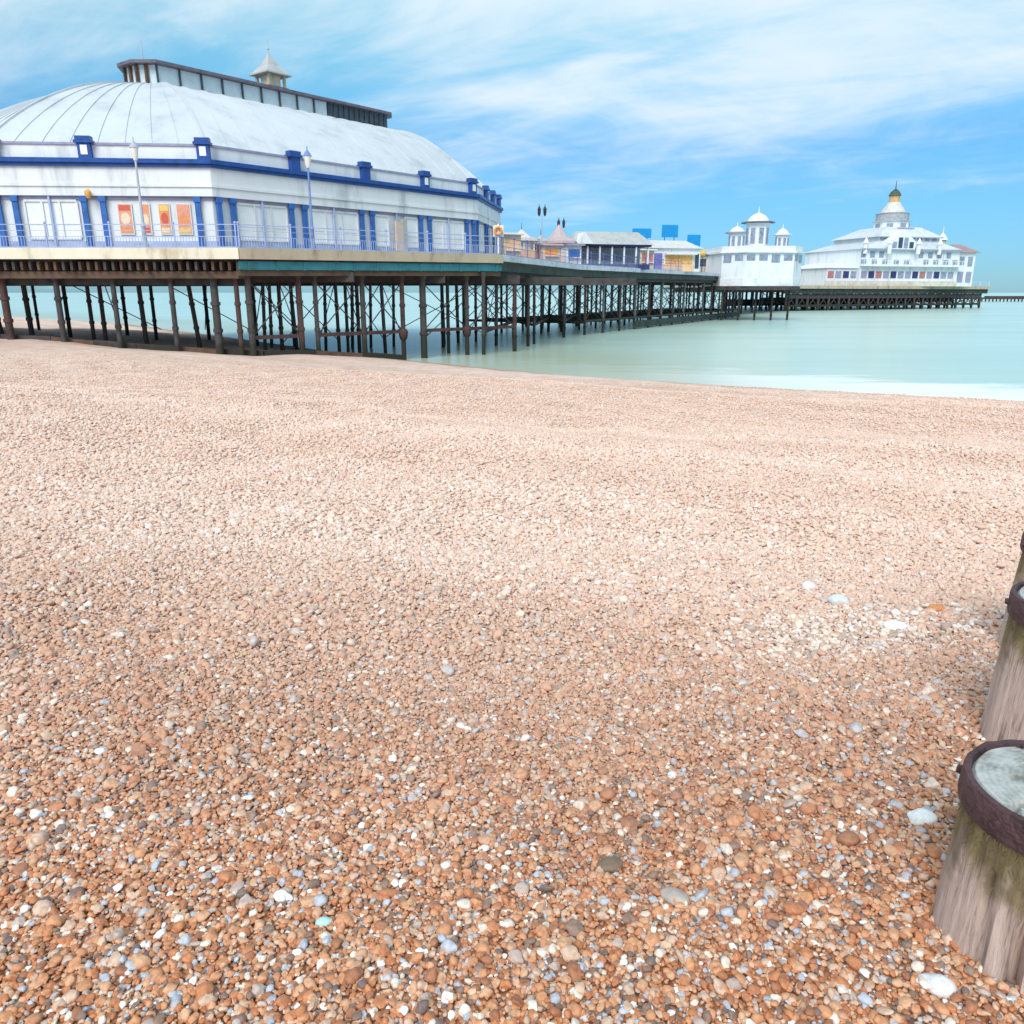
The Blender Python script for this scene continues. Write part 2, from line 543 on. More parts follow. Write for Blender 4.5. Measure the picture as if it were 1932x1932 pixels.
def beach_material():
    m = bpy.data.materials.new('shingle')
    m.use_nodes = True
    nd, lk = m.node_tree.nodes, m.node_tree.links
    b = nd['Principled BSDF']
    b.inputs['Roughness'].default_value = 0.72
    geo = N(nd, 'ShaderNodeNewGeometry')
    wob = N(nd, 'ShaderNodeTexNoise')
    wob.inputs['Scale'].default_value = 9
    lk.new(geo.outputs['Position'], wob.inputs['Vector'])
    va = N(nd, 'ShaderNodeVectorMath', operation='MULTIPLY_ADD')
    lk.new(wob.outputs['Color'], va.inputs[0])
    va.inputs[1].default_value = (0.03, 0.03, 0.0)
    lk.new(geo.outputs['Position'], va.inputs[2])
    cols = []
    hs = []
    for sc in (27.0, 15.0):
        vo = N(nd, 'ShaderNodeTexVoronoi', feature='F1', voronoi_dimensions='2D')
        vo.inputs['Scale'].default_value = sc
        vo.inputs['Randomness'].default_value = 0.9
        lk.new(va.outputs[0], vo.inputs['Vector'])
        sep = N(nd, 'ShaderNodeSeparateColor')
        lk.new(vo.outputs['Color'], sep.inputs[0])
        rp = pebble_ramp(nd)
        lk.new(sep.outputs[0], rp.inputs[0])
        cols.append(rp.outputs[0])
        hs.append((vo.outputs['Distance'], sep.outputs[1]))
    sel = N(nd, 'ShaderNodeMath', operation='GREATER_THAN')
    lk.new(hs[1][1], sel.inputs[0])
    sel.inputs[1].default_value = 0.72
    mx = N(nd, 'ShaderNodeMix', data_type='RGBA')
    lk.new(sel.outputs[0], mx.inputs[0])
    lk.new(cols[0], mx.inputs[6])
    lk.new(cols[1], mx.inputs[7])
    pale = pale_zone(nd, lk, mx.outputs[2])
    # clumps of finer and coarser shingle
    t2 = N(nd, 'ShaderNodeTexNoise')
    t2.inputs['Scale'].default_value = 1.3
    t2.inputs['Detail'].default_value = 9
    t2.inputs['Roughness'].default_value = 0.75
    lk.new(geo.outputs['Position'], t2.inputs['Vector'])
    r2 = N(nd, 'ShaderNodeValToRGB')
    r2.color_ramp.elements[0].position = 0.32
    r2.color_ramp.elements[0].color = (0.80, 0.75, 0.72, 1)
    r2.color_ramp.elements[1].position = 0.62
    r2.color_ramp.elements[1].color = (1.10, 1.10, 1.11, 1)
    lk.new(t2.outputs['Fac'], r2.inputs[0])
    mul = N(nd, 'ShaderNodeMix', data_type='RGBA', blend_type='MULTIPLY')
    mul.inputs[0].default_value = 1
    lk.new(pale, mul.inputs[6])
    lk.new(r2.outputs[0], mul.inputs[7])
    # wet strip along the waterline
    at_ = N(nd, 'ShaderNodeAttribute', attribute_name='shore')
    nz = N(nd, 'ShaderNodeTexNoise')
    nz.inputs['Scale'].default_value = 0.5
    lk.new(geo.outputs['Position'], nz.inputs['Vector'])
    ma = N(nd, 'ShaderNodeMath', operation='MULTIPLY_ADD')
    lk.new(nz.outputs['Fac'], ma.inputs[0])
    ma.inputs[1].default_value = -2.4
    lk.new(at_.outputs['Fac'], ma.inputs[2])
    wr = N(nd, 'ShaderNodeMapRange', interpolation_type='SMOOTHSTEP')
    wr.inputs['From Min'].default_value = 0.2
    wr.inputs['From Max'].default_value = 2.2
    wr.inputs['To Min'].default_value = 1.0
    wr.inputs['To Max'].default_value = 0.0
    lk.new(ma.outputs[0], wr.inputs['Value'])
    wet = N(nd, 'ShaderNodeMix', data_type='RGBA', blend_type='MULTIPLY')
    lk.new(wr.outputs[0], wet.inputs[0])
    lk.new(mul.outputs[2], wet.inputs[6])
    wet.inputs[7].default_value = (0.62, 0.53, 0.45, 1)
    lk.new(wet.outputs[2], b.inputs['Base Color'])
    inv = N(nd, 'ShaderNodeMath', operation='MULTIPLY')
    lk.new(hs[0][0], inv.inputs[0])
    inv.inputs[1].default_value = -1.0
    bp = N(nd, 'ShaderNodeBump')
    bp.inputs['Strength'].default_value = 0.8
    bp.inputs['Distance'].default_value = 0.02
    lk.new(inv.outputs[0], bp.inputs['Height'])
    lk.new(bp.outputs[0], b.inputs['Normal'])
    return m


def pebble_material():
    m = bpy.data.materials.new('pebble')
    m.use_nodes = True
    nd, lk = m.node_tree.nodes, m.node_tree.links
    b = nd['Principled BSDF']
    b.inputs['Roughness'].default_value = 0.55
    b.inputs['Specular IOR Level'].default_value = 0.35
    a = N(nd, 'ShaderNodeAttribute', attribute_name='tone', attribute_type='INSTANCER')
    rp = pebble_ramp(nd)
    lk.new(a.outputs['Fac'], rp.inputs[0])
    tc = N(nd, 'ShaderNodeNewGeometry')
    t = N(nd, 'ShaderNodeTexNoise')
    t.inputs['Scale'].default_value = 70
    t.inputs['Detail'].default_value = 5
    lk.new(tc.outputs['Position'], t.inputs['Vector'])
    r2 = N(nd, 'ShaderNodeValToRGB')
    r2.color_ramp.elements[0].position = 0.3
    r2.color_ramp.elements[0].color = (0.70, 0.68, 0.66, 1)
    r2.color_ramp.elements[1].position = 0.62
    r2.color_ramp.elements[1].color = (1.12, 1.12, 1.12, 1)
    lk.new(t.outputs['Fac'], r2.inputs[0])
    mul = N(nd, 'ShaderNodeMix', data_type='RGBA', blend_type='MULTIPLY')
    mul.inputs[0].default_value = 1
    lk.new(rp.outputs[0], mul.inputs[6])
    lk.new(r2.outputs[0], mul.inputs[7])
    lk.new(pale_zone(nd, lk, mul.outputs[2]), b.inputs['Base Color'])
    return m


def water_material():
    m = bpy.data.materials.new('milky_sea')
    m.use_nodes = True
    nd, lk = m.node_tree.nodes, m.node_tree.links
    b = nd['Principled BSDF']
    b.inputs['IOR'].default_value = 1.33
    geo = N(nd, 'ShaderNodeNewGeometry')
    sh = N(nd, 'ShaderNodeAttribute', attribute_name='shore')
    mp = N(nd, 'ShaderNodeMapping')
    mp.inputs['Rotation'].default_value = (0, 0, R(30))
    mp.inputs['Scale'].default_value = (0.35, 1.0, 1.0)
    lk.new(geo.outputs['Position'], mp.inputs[0])
    t = N(nd, 'ShaderNodeTexNoise')
    t.inputs['Scale'].default_value = 0.10
    t.inputs['Detail'].default_value = 6
    lk.new(mp.outputs[0], t.inputs['Vector'])
    body = N(nd, 'ShaderNodeValToRGB')
    body.color_ramp.elements[0].position = 0.3
    body.color_ramp.elements[0].color = (0.43, 0.59, 0.525, 1)
    body.color_ramp.elements[1].position = 0.7
    body.color_ramp.elements[1].color = (0.52, 0.67, 0.61, 1)
    lk.new(t.outputs['Fac'], body.inputs[0])
    # foam, thick at the edge and thinning out to sea
    t2 = N(nd, 'ShaderNodeTexNoise')
    t2.inputs['Scale'].default_value = 0.36
    t2.inputs['Detail'].default_value = 12
    t2.inputs['Roughness'].default_value = 0.68
    lk.new(mp.outputs[0], t2.inputs['Vector'])
    off = N(nd, 'ShaderNodeMath', operation='MULTIPLY_ADD')
    lk.new(t2.outputs['Fac'], off.inputs[0])
    off.inputs[1].default_value = -17.0
    ad = N(nd, 'ShaderNodeMath', operation='MULTIPLY')
    lk.new(sh.outputs['Fac'], ad.inputs[0])
    ad.inputs[1].default_value = -1.0
    lk.new(ad.outputs[0], off.inputs[2])
    fr = N(nd, 'ShaderNodeMapRange', interpolation_type='SMOOTHSTEP')
    fr.inputs['From Min'].default_value = -5.0
    fr.inputs['From Max'].default_value = -1.0
    fr.inputs['To Min'].default_value = 1.0
    fr.inputs['To Max'].default_value = 0.0
    lk.new(off.outputs[0], fr.inputs['Value'])
    # the surf breaks on the open beach, not in the lee of the pier
    sp = N(nd, 'ShaderNodeSeparateXYZ')
    lk.new(geo.outputs['Position'], sp.inputs[0])
    lee = N(nd, 'ShaderNodeMapRange', interpolation_type='SMOOTHSTEP')
    lee.inputs['From Min'].default_value = 5.0
    lee.inputs['From Max'].default_value = 18.0
    lee.inputs['To Min'].default_value = 0.12
    lee.inputs['To Max'].default_value = 1.0
    lk.new(sp.outputs[0], lee.inputs['Value'])
    fm = N(nd, 'ShaderNodeMath', operation='MULTIPLY')
    lk.new(fr.outputs[0], fm.inputs[0])
    lk.new(lee.outputs[0], fm.inputs[1])
    mx = N(nd, 'ShaderNodeMix', data_type='RGBA')
    # olive tint near the shore, in the lee of the pier
    sr_ = N(nd, 'ShaderNodeMapRange', interpolation_type='SMOOTHSTEP')
    sr_.inputs['From Min'].default_value = -26.0
    sr_.inputs['From Max'].default_value = -2.0
    sr_.inputs['To Max'].default_value = 0.75
    lk.new(sh.outputs['Fac'], sr_.inputs['Value'])
    l2 = N(nd, 'ShaderNodeMath', operation='SUBTRACT')
    l2.inputs[0].default_value = 1.12
    lk.new(lee.outputs[0], l2.inputs[1])
    l3 = N(nd, 'ShaderNodeMath', operation='MULTIPLY')
    lk.new(sr_.outputs[0], l3.inputs[0])
    lk.new(l2.outputs[0], l3.inputs[1])
    olive_mix = N(nd, 'ShaderNodeMix', data_type='RGBA')
    lk.new(l3.outputs[0], olive_mix.inputs[0])
    lk.new(body.outputs[0], olive_mix.inputs[6])
    olive_mix.inputs[7].default_value = (0.40, 0.43, 0.29, 1)
    lk.new(fm.outputs[0], mx.inputs[0])
    lk.new(olive_mix.outputs[2], mx.inputs[6])
    mx.inputs[7].default_value = (0.93, 0.94, 0.94, 1)
    lk.new(mx.outputs[2], b.inputs['Base Color'])
    b.inputs['Roughness'].default_value = 0.26
    b.inputs['Specular IOR Level'].default_value = 0.34
    t3 = N(nd, 'ShaderNodeTexNoise')
    t3.inputs['Scale'].default_value = 0.55
    t3.inputs['Detail'].default_value = 5
    lk.new(mp.outputs[0], t3.inputs['Vector'])
    bp = N(nd, 'ShaderNodeBump')
    bp.inputs['Strength'].default_value = 0.12
    bp.inputs['Distance'].default_value = 0.25
    lk.new(t3.outputs['Fac'], bp.inputs['Height'])
    lk.new(bp.outputs[0], b.inputs['Normal'])
    return m


beach = sheet('beach', spaced(-300, 140, .5, 300, 6.2), spaced(-60, 330, 3.5, 300, 6.2), ground_z, beach_material())
tag(beach, kind='structure')
sea = sheet('sea', spaced(-14000, 14000, 8, 150, 7.5), spaced(-400, 18000, 42, 150, 7.2), lambda x, y: x * 0.0, water_material())
tag(sea, kind='structure')

# pebbles lying on the shingle in the foreground: one uncountable mass, scattered with geometry nodes
PEB = pebble_material()
GROYNE = [(1.288, 1.592), (1.935, 2.49), (2.55, 3.39)]


def pebble_points():
    pts, sizes, up = [], [], []
    for y0, y1, cell, mean in ((0.0, 0.9, 0.0130, 0.0165), (0.9, 2.2, 0.0104, 0.0147), (2.2, 3.6, 0.0120, 0.0162), (3.6, 6.0, 0.0165, 0.0205), (6.0, 9.5, 0.026, 0.029), (9.5, 15.0, 0.038, 0.037), (15.0, 33.0, 0.058, 0.042)):
        half = 0.80 * y1 + 2.2
        gx, gy = np.meshgrid(np.arange(-half, half, cell), np.arange(y0, y1, cell))
        gx = gx + rng.uniform(-.5, .5, gx.shape) * cell
        gy = gy + rng.uniform(-.5, .5, gy.shape) * cell
        k = (np.abs(gx) < 0.80 * gy + (2.2 if y0 < 9 else 1.2)) & (rng.random(gx.shape) < 0.78 * np.clip((34 - gy) / 20, 0, 1)) & (shore_d(gx, gy) > 1.5)
        gx, gy = gx[k], gy[k]
        for cx, cy in GROYNE:
            k = np.hypot(gx - cx, gy - cy) > 0.20
            gx, gy = gx[k], gy[k]
        s = mean * np.exp(rng.normal(0, 0.36, gx.shape))
        big = rng.random(gx.shape) < 0.012
        s = np.where(big, s * 1.7, s)
        s = np.clip(s, 0.010, 0.060)
        z = ground_z(gx, gy) + s * rng.uniform(-0.05, 0.42, gx.shape) + 0.004
        pts.append(np.stack([gx, gy, z], -1))
        sizes.append(s)
    return np.concatenate(pts), np.concatenate(sizes)


P, S = pebble_points()
n_p = len(P)
print('pebbles', n_p, gz(0,0), [gz(*g) for g in GROYNE], float(shore_d([0.],[0.])[0]))
TONE = rng.random(n_p)
for px_, py_, rx, ry, pr in ((1630, 1160, .75, .45, .55), (900, 940, 3.2, 2.2, .22), (640, 880, 3.5, 2.2, .2), (1500, 1180, .5, .35, .3)):   # whiter drifts
    c_ = at(px_, py_, 1.0) - Vector((0, 0, EYE))
    k_ = 1.68 / -c_.z
    m_ = (((P[:, 0] - c_.x * k_) / rx) ** 2 + ((P[:, 1] - k_) / ry) ** 2 < rng.uniform(.3, 1.3, n_p)) & (rng.random(n_p) < pr)
    TONE = np.where(m_, rng.uniform(.90, .999, n_p), TONE)
pm = bpy.data.meshes.new('pebbles')
pm.vertices.add(n_p)
pm.vertices.foreach_set('co', P.reshape(-1).astype(np.float32))
pm.attributes.new('sz', 'FLOAT_VECTOR', 'POINT').data.foreach_set(
    'vector', (S[:, None] * np.stack([rng.uniform(.85, 1.25, n_p), rng.uniform(.7, 1.0, n_p), rng.uniform(.42, .8, n_p)], -1)).reshape(-1).astype(np.float32))
pm.attributes.new('rt', 'FLOAT_VECTOR', 'POINT').data.foreach_set(
    'vector', np.stack([rng.normal(0, .33, n_p), rng.normal(0, .33, n_p), rng.uniform(0, 6.283, n_p)], -1).reshape(-1).astype(np.float32))
pm.attributes.new('tone', 'FLOAT', 'POINT').data.foreach_set('value', TONE.astype(np.float32))
pm.attributes.new('pick', 'INT', 'POINT').data.foreach_set('value', rng.integers(0, 6, n_p).astype(np.int32))
pebbles = bpy.data.objects.new('pebbles', pm)
COL.objects.link(pebbles)
tag(pebbles, 'loose orange, grey and white pebbles covering the beach in the foreground', 'pebbles', kind='stuff')
ng = bpy.data.node_groups.new('pebble_scatter', 'GeometryNodeTree')
ng.interface.new_socket('Geometry', in_out='INPUT', socket_type='NodeSocketGeometry')
ng.interface.new_socket('Geometry', in_out='OUTPUT', socket_type='NodeSocketGeometry')
gn, gl = ng.nodes, ng.links
gi, go = gn.new('NodeGroupInput'), gn.new('NodeGroupOutput')
join = gn.new('GeometryNodeJoinGeometry')
for k in range(6):
    ico = gn.new('GeometryNodeMeshIcoSphere')
    ico.inputs['Radius'].default_value = 0.5
    ico.inputs['Subdivisions'].default_value = 2 if k % 2 else 3
    nz = gn.new('ShaderNodeTexNoise')
    nz.noise_dimensions = '4D'
    nz.inputs['W'].default_value = 3.7 * k
    nz.inputs['Scale'].default_value = 1.9
    nz.inputs['Detail'].default_value = 1.5
    pos = gn.new('GeometryNodeInputPosition')
    gl.new(pos.outputs[0], nz.inputs['Vector'])
    sub = gn.new('ShaderNodeVectorMath')
    sub.operation = 'SUBTRACT'
    gl.new(nz.outputs['Color'], sub.inputs[0])
    sub.inputs[1].default_value = (.5, .5, .5)
    scl = gn.new('ShaderNodeVectorMath')
    scl.operation = 'SCALE'
    gl.new(sub.outputs[0], scl.inputs[0])
    scl.inputs['Scale'].default_value = 0.72
    sp = gn.new('GeometryNodeSetPosition')
    gl.new(ico.outputs['Mesh'], sp.inputs['Geometry'])
    gl.new(scl.outputs[0], sp.inputs['Offset'])
    sm = gn.new('GeometryNodeSetShadeSmooth')
    gl.new(sp.outputs[0], sm.inputs['Geometry'])
    mt = gn.new('GeometryNodeSetMaterial')
    mt.inputs['Material'].default_value = PEB
    gl.new(sm.outputs[0], mt.inputs['Geometry'])
    g2 = gn.new('GeometryNodeGeometryToInstance')
    gl.new(mt.outputs[0], g2.inputs[0])
    gl.new(g2.outputs[0], join.inputs[0])


def named(nm, ty):
    a = gn.new('GeometryNodeInputNamedAttribute')
    a.data_type = ty
    a.inputs['Name'].default_value = nm
    return a.outputs[0]


iop = gn.new('GeometryNodeInstanceOnPoints')
gl.new(gi.outputs[0], iop.inputs['Points'])
gl.new(join.outputs[0], iop.inputs['Instance'])
iop.inputs['Pick Instance'].default_value = True
gl.new(named('pick', 'INT'), iop.inputs['Instance Index'])
e2r = gn.new('FunctionNodeEulerToRotation')
gl.new(named('rt', 'FLOAT_VECTOR'), e2r.inputs[0])
gl.new(e2r.outputs[0], iop.inputs['Rotation'])
gl.new(named('sz', 'FLOAT_VECTOR'), iop.inputs['Scale'])
gl.new(iop.outputs[0], go.inputs[0])
pebbles.modifiers.new('scatter', 'NODES').node_group = ng


# ------------------------------------------------------------------ the pier
PIER_AZ = R(28)
NDIR = Vector((math.sin(PIER_AZ), math.cos(PIER_AZ), 0))
NSIDE = Vector((math.cos(PIER_AZ), -math.sin(PIER_AZ), 0))     # towards the camera's side
N0 = Vector((6.2, 76, 6.4))
A_ = Vector((-46, 41.6, 6.1))
B_ = Vector((-13.7, 41.6, 6.1))
C_ = Vector((-0.65, 54.8, 6.36))
NARROW_W = 15.0
T_DROP = 72.0
NEND = N0 + NDIR * T_DROP + Vector((0, 0, 0.42))

pier = thing('pier', (-10, 60, 0), 'long iron promenade pier on dark piles running out from the beach into the sea', 'pier')


def poly_slab(name, pts, thick, m, parent):
    n = len(pts)
    mb = MB()
    mb.add([tuple(p - Vector((0, 0, thick))) for p in pts] + [tuple(p) for p in pts],
           [tuple(range(n - 1, -1, -1)), tuple(range(n, 2 * n))] + [(i, (i + 1) % n, n + (i + 1) % n, n + i) for i in range(n)])
    return mb.build(name, m, parent, world=True)


back = N0 - NSIDE * NARROW_W
poly_slab('platform_deck', [A_, B_, C_, N0, back, Vector((-21, 89, 6.4)), Vector((-39.5, 66, 6.2)), Vector((-44, 52, 6.1))], 0.14, DECK, pier)
poly_slab('promenade_deck', [N0 + Vector((0, 0, -.004)), NEND, NEND - NSIDE * NARROW_W, back + Vector((0, 0, -.004))], 0.14, DECK, pier)


def inward(p, q):
    d = (q - p)
    d.z = 0
    d.normalize()
    return Vector((-d.y, d.x, 0))          # left of the walking direction = under the deck


EDGES = [(A_, B_, CREAM, BROWN), (B_, C_, TANF, TEAL), (C_, N0, PALEF, GREENIRON), (N0, NEND, PALEF, GREENIRON)]  # long-side fascia is the cream darkened, its weaker light put into the colour
for p, q, fm_, gm_ in EDGES:
    n_in = inward(p, q)
    hgt = 0.54 if fm_ in (CREAM, TANF) else 0.42
    zc = Vector((0, 0, 0.06 - hgt / 2))
    MB().bar(p - n_in * .05 + zc, q - n_in * .05 + zc, 0.12, hgt).build('fascia', fm_, pier, world=True)
    g = Vector((0, 0, -0.78))
    if gm_ is TEAL:
        MB().bar(p + n_in * .12 + g, q + n_in * .12 + g, 0.14, 0.42).build('girder', gm_, pier, world=True)
        MB().bar(p + n_in * .30 + g * 1.47, q + n_in * .30 + g * 1.47, 0.25, 0.28).build('girder', BROWN, pier, world=True)
    elif gm_ is GREENIRON:
        MB().bar(p + n_in * .15 + g * .95, q + n_in * .15 + g * .95, 0.14, 0.5).build('girder', gm_, pier, world=True)
        MB().bar(p + n_in * .6 + g * 1.45, q + n_in * .6 + g * 1.45, 0.25, 0.45).build('girder', IRON, pier, world=True)
    else:
        MB().bar(p + n_in * .55 + g * 1.58, q + n_in * .55 + g * 1.58, 0.3, 0.34).build('girder', BROWN, pier, world=True)
        MB().bar(p + n_in * 1.3 + g * 1.95, q + n_in * 1.3 + g * 1.95, 0.3, 0.42).build('girder', IRON, pier, world=True)
# joist ends showing under the cream fascia
for p, q, step, dz in ((A_, B_, 0.42, -0.80), (B_, C_, 1.6, -0.80)):
    n_in = inward(p, q)
    L = (q - p).length
    k0 = 17.0 if p is A_ else 0.5
    while k0 < L:
        c = p.lerp(q, k0 / L) + Vector((0, 0, dz))
        MB().bar(c + n_in * (.14 if p is A_ else .01), c + n_in * 2.4, 0.13, 0.42).build('joist', random.choice((BROWN, IRON, IRON)) if p is A_ else TEAL, pier, world=True)
        k0 += step
# inner girders
for k in range(1, 6):
    o = 5.0 * k
    MB().bar(Vector((-43 + max(0, o - 12) * .5, 41.6 + o, 4.75)), Vector((-13.7 + o * .95, 41.6 + o, 4.85)), 0.35, 0.55).build('girder', IRON, pier, world=True)
for k in range(8):
    x = -44 + 5.4 * k
    y0 = 42.4 if x < -13.7 else 42.4 + (x + 13.7) * 1.012
    MB().bar(Vector((x, y0, 5.45)), Vector((x, min(76, 64 + max(0, x + 40) * 1.2), 5.55)), 0.3, 0.5).build('girder', IRON, pier, world=True)


def ray_row(px, off, p, q):
    """where the row of piles standing off metres behind edge p-q is seen at px"""
    n_in = inward(p, q)
    a, b = p + n_in * off, q + n_in * off
    k = (px - 966) / 1932 / 0.80
    d = b - a
    t = (k * a.y - a.x) / (d.x - k * d.y)
    return a + d * t


PS = 0.78


def pile(top, r, m, lean=(0, 0), parent=None, name='pile'):
    foot = Vector((top.x + lean[0], top.y + lean[1], 0))
    r *= PS
    zb = gz(foot.x, foot.y) - 0.4
    foot.z = max(zb, -1.6)
    mb = MB().tube(foot, top, r, r * .94, 12)
    cap = top - Vector((0, 0, .12))
    mb.tube(cap - Vector((0, 0, .25)), cap + Vector((0, 0, .08)), r * 1.2, r * 1.75, 12)
    for f in (0.36, 0.66):
        c = foot.lerp(top, f)
        mb.tube(c - Vector((0, 0, .09)), c + Vector((0, 0, .09)), r * 1.25, r * 1.25, 12)
    return mb.build(name, m, parent or pier, smooth=True, world=True)


front_l = [(-30, .20, IRON), (6, .24, RUST), (107, .19, IRON), (214, .17, IRON), (323, .17, IRON), (404, .26, IRON), (446, .17, RUST)]
second_l = [(-22, .16), (45, .19), (165, .15), (188, .16), (262, .18), (355, .17)]
front_r = [(468, .22, IRON), (563, .22, RUST), (594, .17, IRON), (683, .20, IRON), (758, .19, RUST), (797, .27, IRON), (880, .19, IRON), (971, .19, RUST)]
second_r = [(497, .14), (526, .16), (633, .15), (651, .14), (719, .16), (912, .15), (937, .17)]
PILES_L, PILES_R = [], []
for px, r, m in front_l:
    t = ray_row(px, 0.9, A_, B_)
    t.z = 5.0
    PILES_L.append(t)
    pile(t, r, m)
for px, r in second_l:
    t = ray_row(px, 6.5, A_, B_)
    t.z = 4.9
    pile(t, r, IRON, (random.uniform(-.1, .5), 0))
for px, r, m in front_r:
    t = ray_row(px, 0.7, B_, C_)
    t.z = 5.15
    PILES_R.append(t)
    pile(t, r, m)
for px, r in second_r:
    t = ray_row(px, 6.0, B_, C_)
    t.z = 5.0
    pile(t, r, random.choice((IRON, GREYIRON)), (random.uniform(-.25, .25), 0))
for row, off in ((3, 13.0), (4, 20.0)):
    for k in range(8):
        x = -42 + 6.2 * k + random.uniform(-.8, .8)
        y = 41.6 + off + random.uniform(-.6, .6)
        if x > -13.7 + (off - 1.0) * 0.9:
            continue
        pile(Vector((x, y, 5.2)), random.uniform(.14, .19), IRON)
for off, pxs in ((11.0, (512, 548, 612, 668, 702, 742, 830, 858, 898)),):
    for px in pxs:
        t = ray_row(px + random.uniform(-4, 4), off, B_, C_)
        t.z = 5.1
        pile(t, random.uniform(.13, .18), GREYIRON, (random.uniform(-.3, .3), random.uniform(-.3, .3)))
PILES_C = []
for px, off in ((912, .8), (971, 5.0), (1008, .8), (1038, 5.0), (1066, .8), (1090, 5.5)):
    t = ray_row(px, off, C_, N0)
    t.z = 5.3
    PILES_C.append(t)
    pile(t, random.uniform(.15, .2), random.choice((IRON, RUST, IRON)), (random.uniform(-.2, .2), 0))


def brace(a, b, za, zb, r=.045, m=None, parent=None):
    MB().tube(Vector((a.x, a.y, za)), Vector((b.x, b.y, zb)), r, r, 6).build('brace', m or IRON, parent or pier, world=True)


for seq, zlo in ((PILES_R, 1.7), (PILES_C, 1.5)):
    for i in range(len(seq) - 1):
        a, b = seq[i], seq[i + 1]
        if (b - a).length < 2.0:
            continue
        MB().bar(Vector((a.x, a.y, zlo)), Vector((b.x, b.y, zlo)), .16, .2).build('tie_beam', RUST, pier, world=True)
        brace(a, b, zlo, 4.6, .035)
        brace(a, b, 4.6, zlo, .035)
for a in PILES_R[4::2] + PILES_C[1:4:2]:      # rusty cast collars just above high water
    MB().lathe(a.x, a.y, [(.20, 1.2), (.26, 1.4), (.30, 1.7), (.20, 1.85)], 12).build('collar', RUST, pier, smooth=True, world=True)
SECOND = [ray_row(px, 6.0, B_, C_) for px, r in second_r]
for i in range(len(SECOND) - 1):
    if (SECOND[i + 1] - SECOND[i]).length > 1.2:
        brace(SECOND[i], SECOND[i + 1], 1.0, 4.7, .03)
        brace(SECOND[i], SECOND[i + 1], 4.7, 1.0, .03)
for i in range(len(PILES_R) - 1):
    brace(PILES_R[i], SECOND[min(i, len(SECOND) - 1)], 1.2, 4.7, .03)
for i in range(1, len(PILES_L) - 1, 2):
    a, b = PILES_L[i], PILES_L[i + 1]
    brace(a + Vector((0, 12, 0)), b + Vector((0, 5, 0)), 1.6, 4.6, .03)
    brace(a + Vector((0, 6, 0)), b + Vector((0, 12, 0)), 4.6, 1.6, .03)

# trestles carrying the narrow promenade
for k in range(15):
    t_ = 3.0 + 4.8 * k
    c = N0 + NDIR * t_
    zt = 6.4 + 0.42 * t_ / T_DROP
    a, b = c - NSIDE * 0.6, c - NSIDE * (NARROW_W - .6)
    tr = MB().bar(Vector((a.x, a.y, zt - 1.35)), Vector((b.x, b.y, zt - 1.35)), .3, .45).build('trestle', IRON, pier, world=True)
    tops = [a.lerp(b, f) for f in (0, .34, .67, 1)]
    for i, tp in enumerate(tops):
        tp.z = zt - 1.4
        pile(tp, .17, RUST if (i + k) % 4 == 0 else (GREYIRON if (i + k) % 2 else IRON), parent=tr)
    for i in (0, 2):
        brace(tops[i], tops[i + 1], 1.1, zt - 1.7, .04, parent=tr)
        brace(tops[i], tops[i + 1], zt - 1.7, 1.1, .04, parent=tr)
    MB().bar(Vector((a.x, a.y, 1.2)), Vector((b.x, b.y, 1.2)), .2, .25).build('tie_beam', IRON, tr, world=True)
    if k < 14:
        e = c + NDIR * 4.8 - NSIDE * .6
        MB().bar(Vector((a.x, a.y, 1.3)), Vector((e.x, e.y, 1.3)), .16, .22).build('tie_beam', IRON, tr, world=True)
        if k > 2:
            MB().bar(Vector((a.x, a.y, .55)), Vector((e.x, e.y, .55)), .3, .7).build('waling', GREENIRON, tr, world=True)
        brace(a, e, 1.3, zt - 1.6, .05, parent=tr)
        brace(a, e, zt - 1.6, 1.3, .05, parent=tr)

# pier head
H1, H2 = Vector((60.0, 180, 5.5)), Vector((127.5, 219, 5.5))
hd = (H2 - H1).normalized()
hin = Vector((-hd.y, hd.x, 0))
poly_slab('head_deck', [H1, H2, H2 + hin * 40, H1 + hin * 40], 0.3, DECK, pier)
low_link = NEND - NSIDE * 2 + Vector((0, 0, -1.3))
poly_slab('link_deck', [low_link, H1 + hd * 6 + hin * 2 + Vector((0, 0, -.01)), H1 + hd * 2 + hin * 16 + Vector((0, 0, -.01)),
                        low_link - NSIDE * 12], 0.3, DECK, pier)
zc = Vector((0, 0, -.3))
MB().bar(H1 - hin * .1 + zc, H2 - hin * .1 + zc, .2, .7).build('fascia', TANF, pier, world=True)
MB().bar(H1 + hin * .4 + zc * 4, H2 + hin * .4 + zc * 4, .3, 1.1).build('girder', GREENIRON, pier, world=True)
MB().bar(H1 + hin * 40.1 + zc, H2 + hin * 40.1 + zc, .2, .7).build('fascia', TANF, pier, world=True)
MB().bar(H2 + hd * .1 + zc, H2 + hd * .1 + hin * 40 + zc, .2, .7).build('fascia', TANF, pier, world=True)
HL = (H2 - H1).length
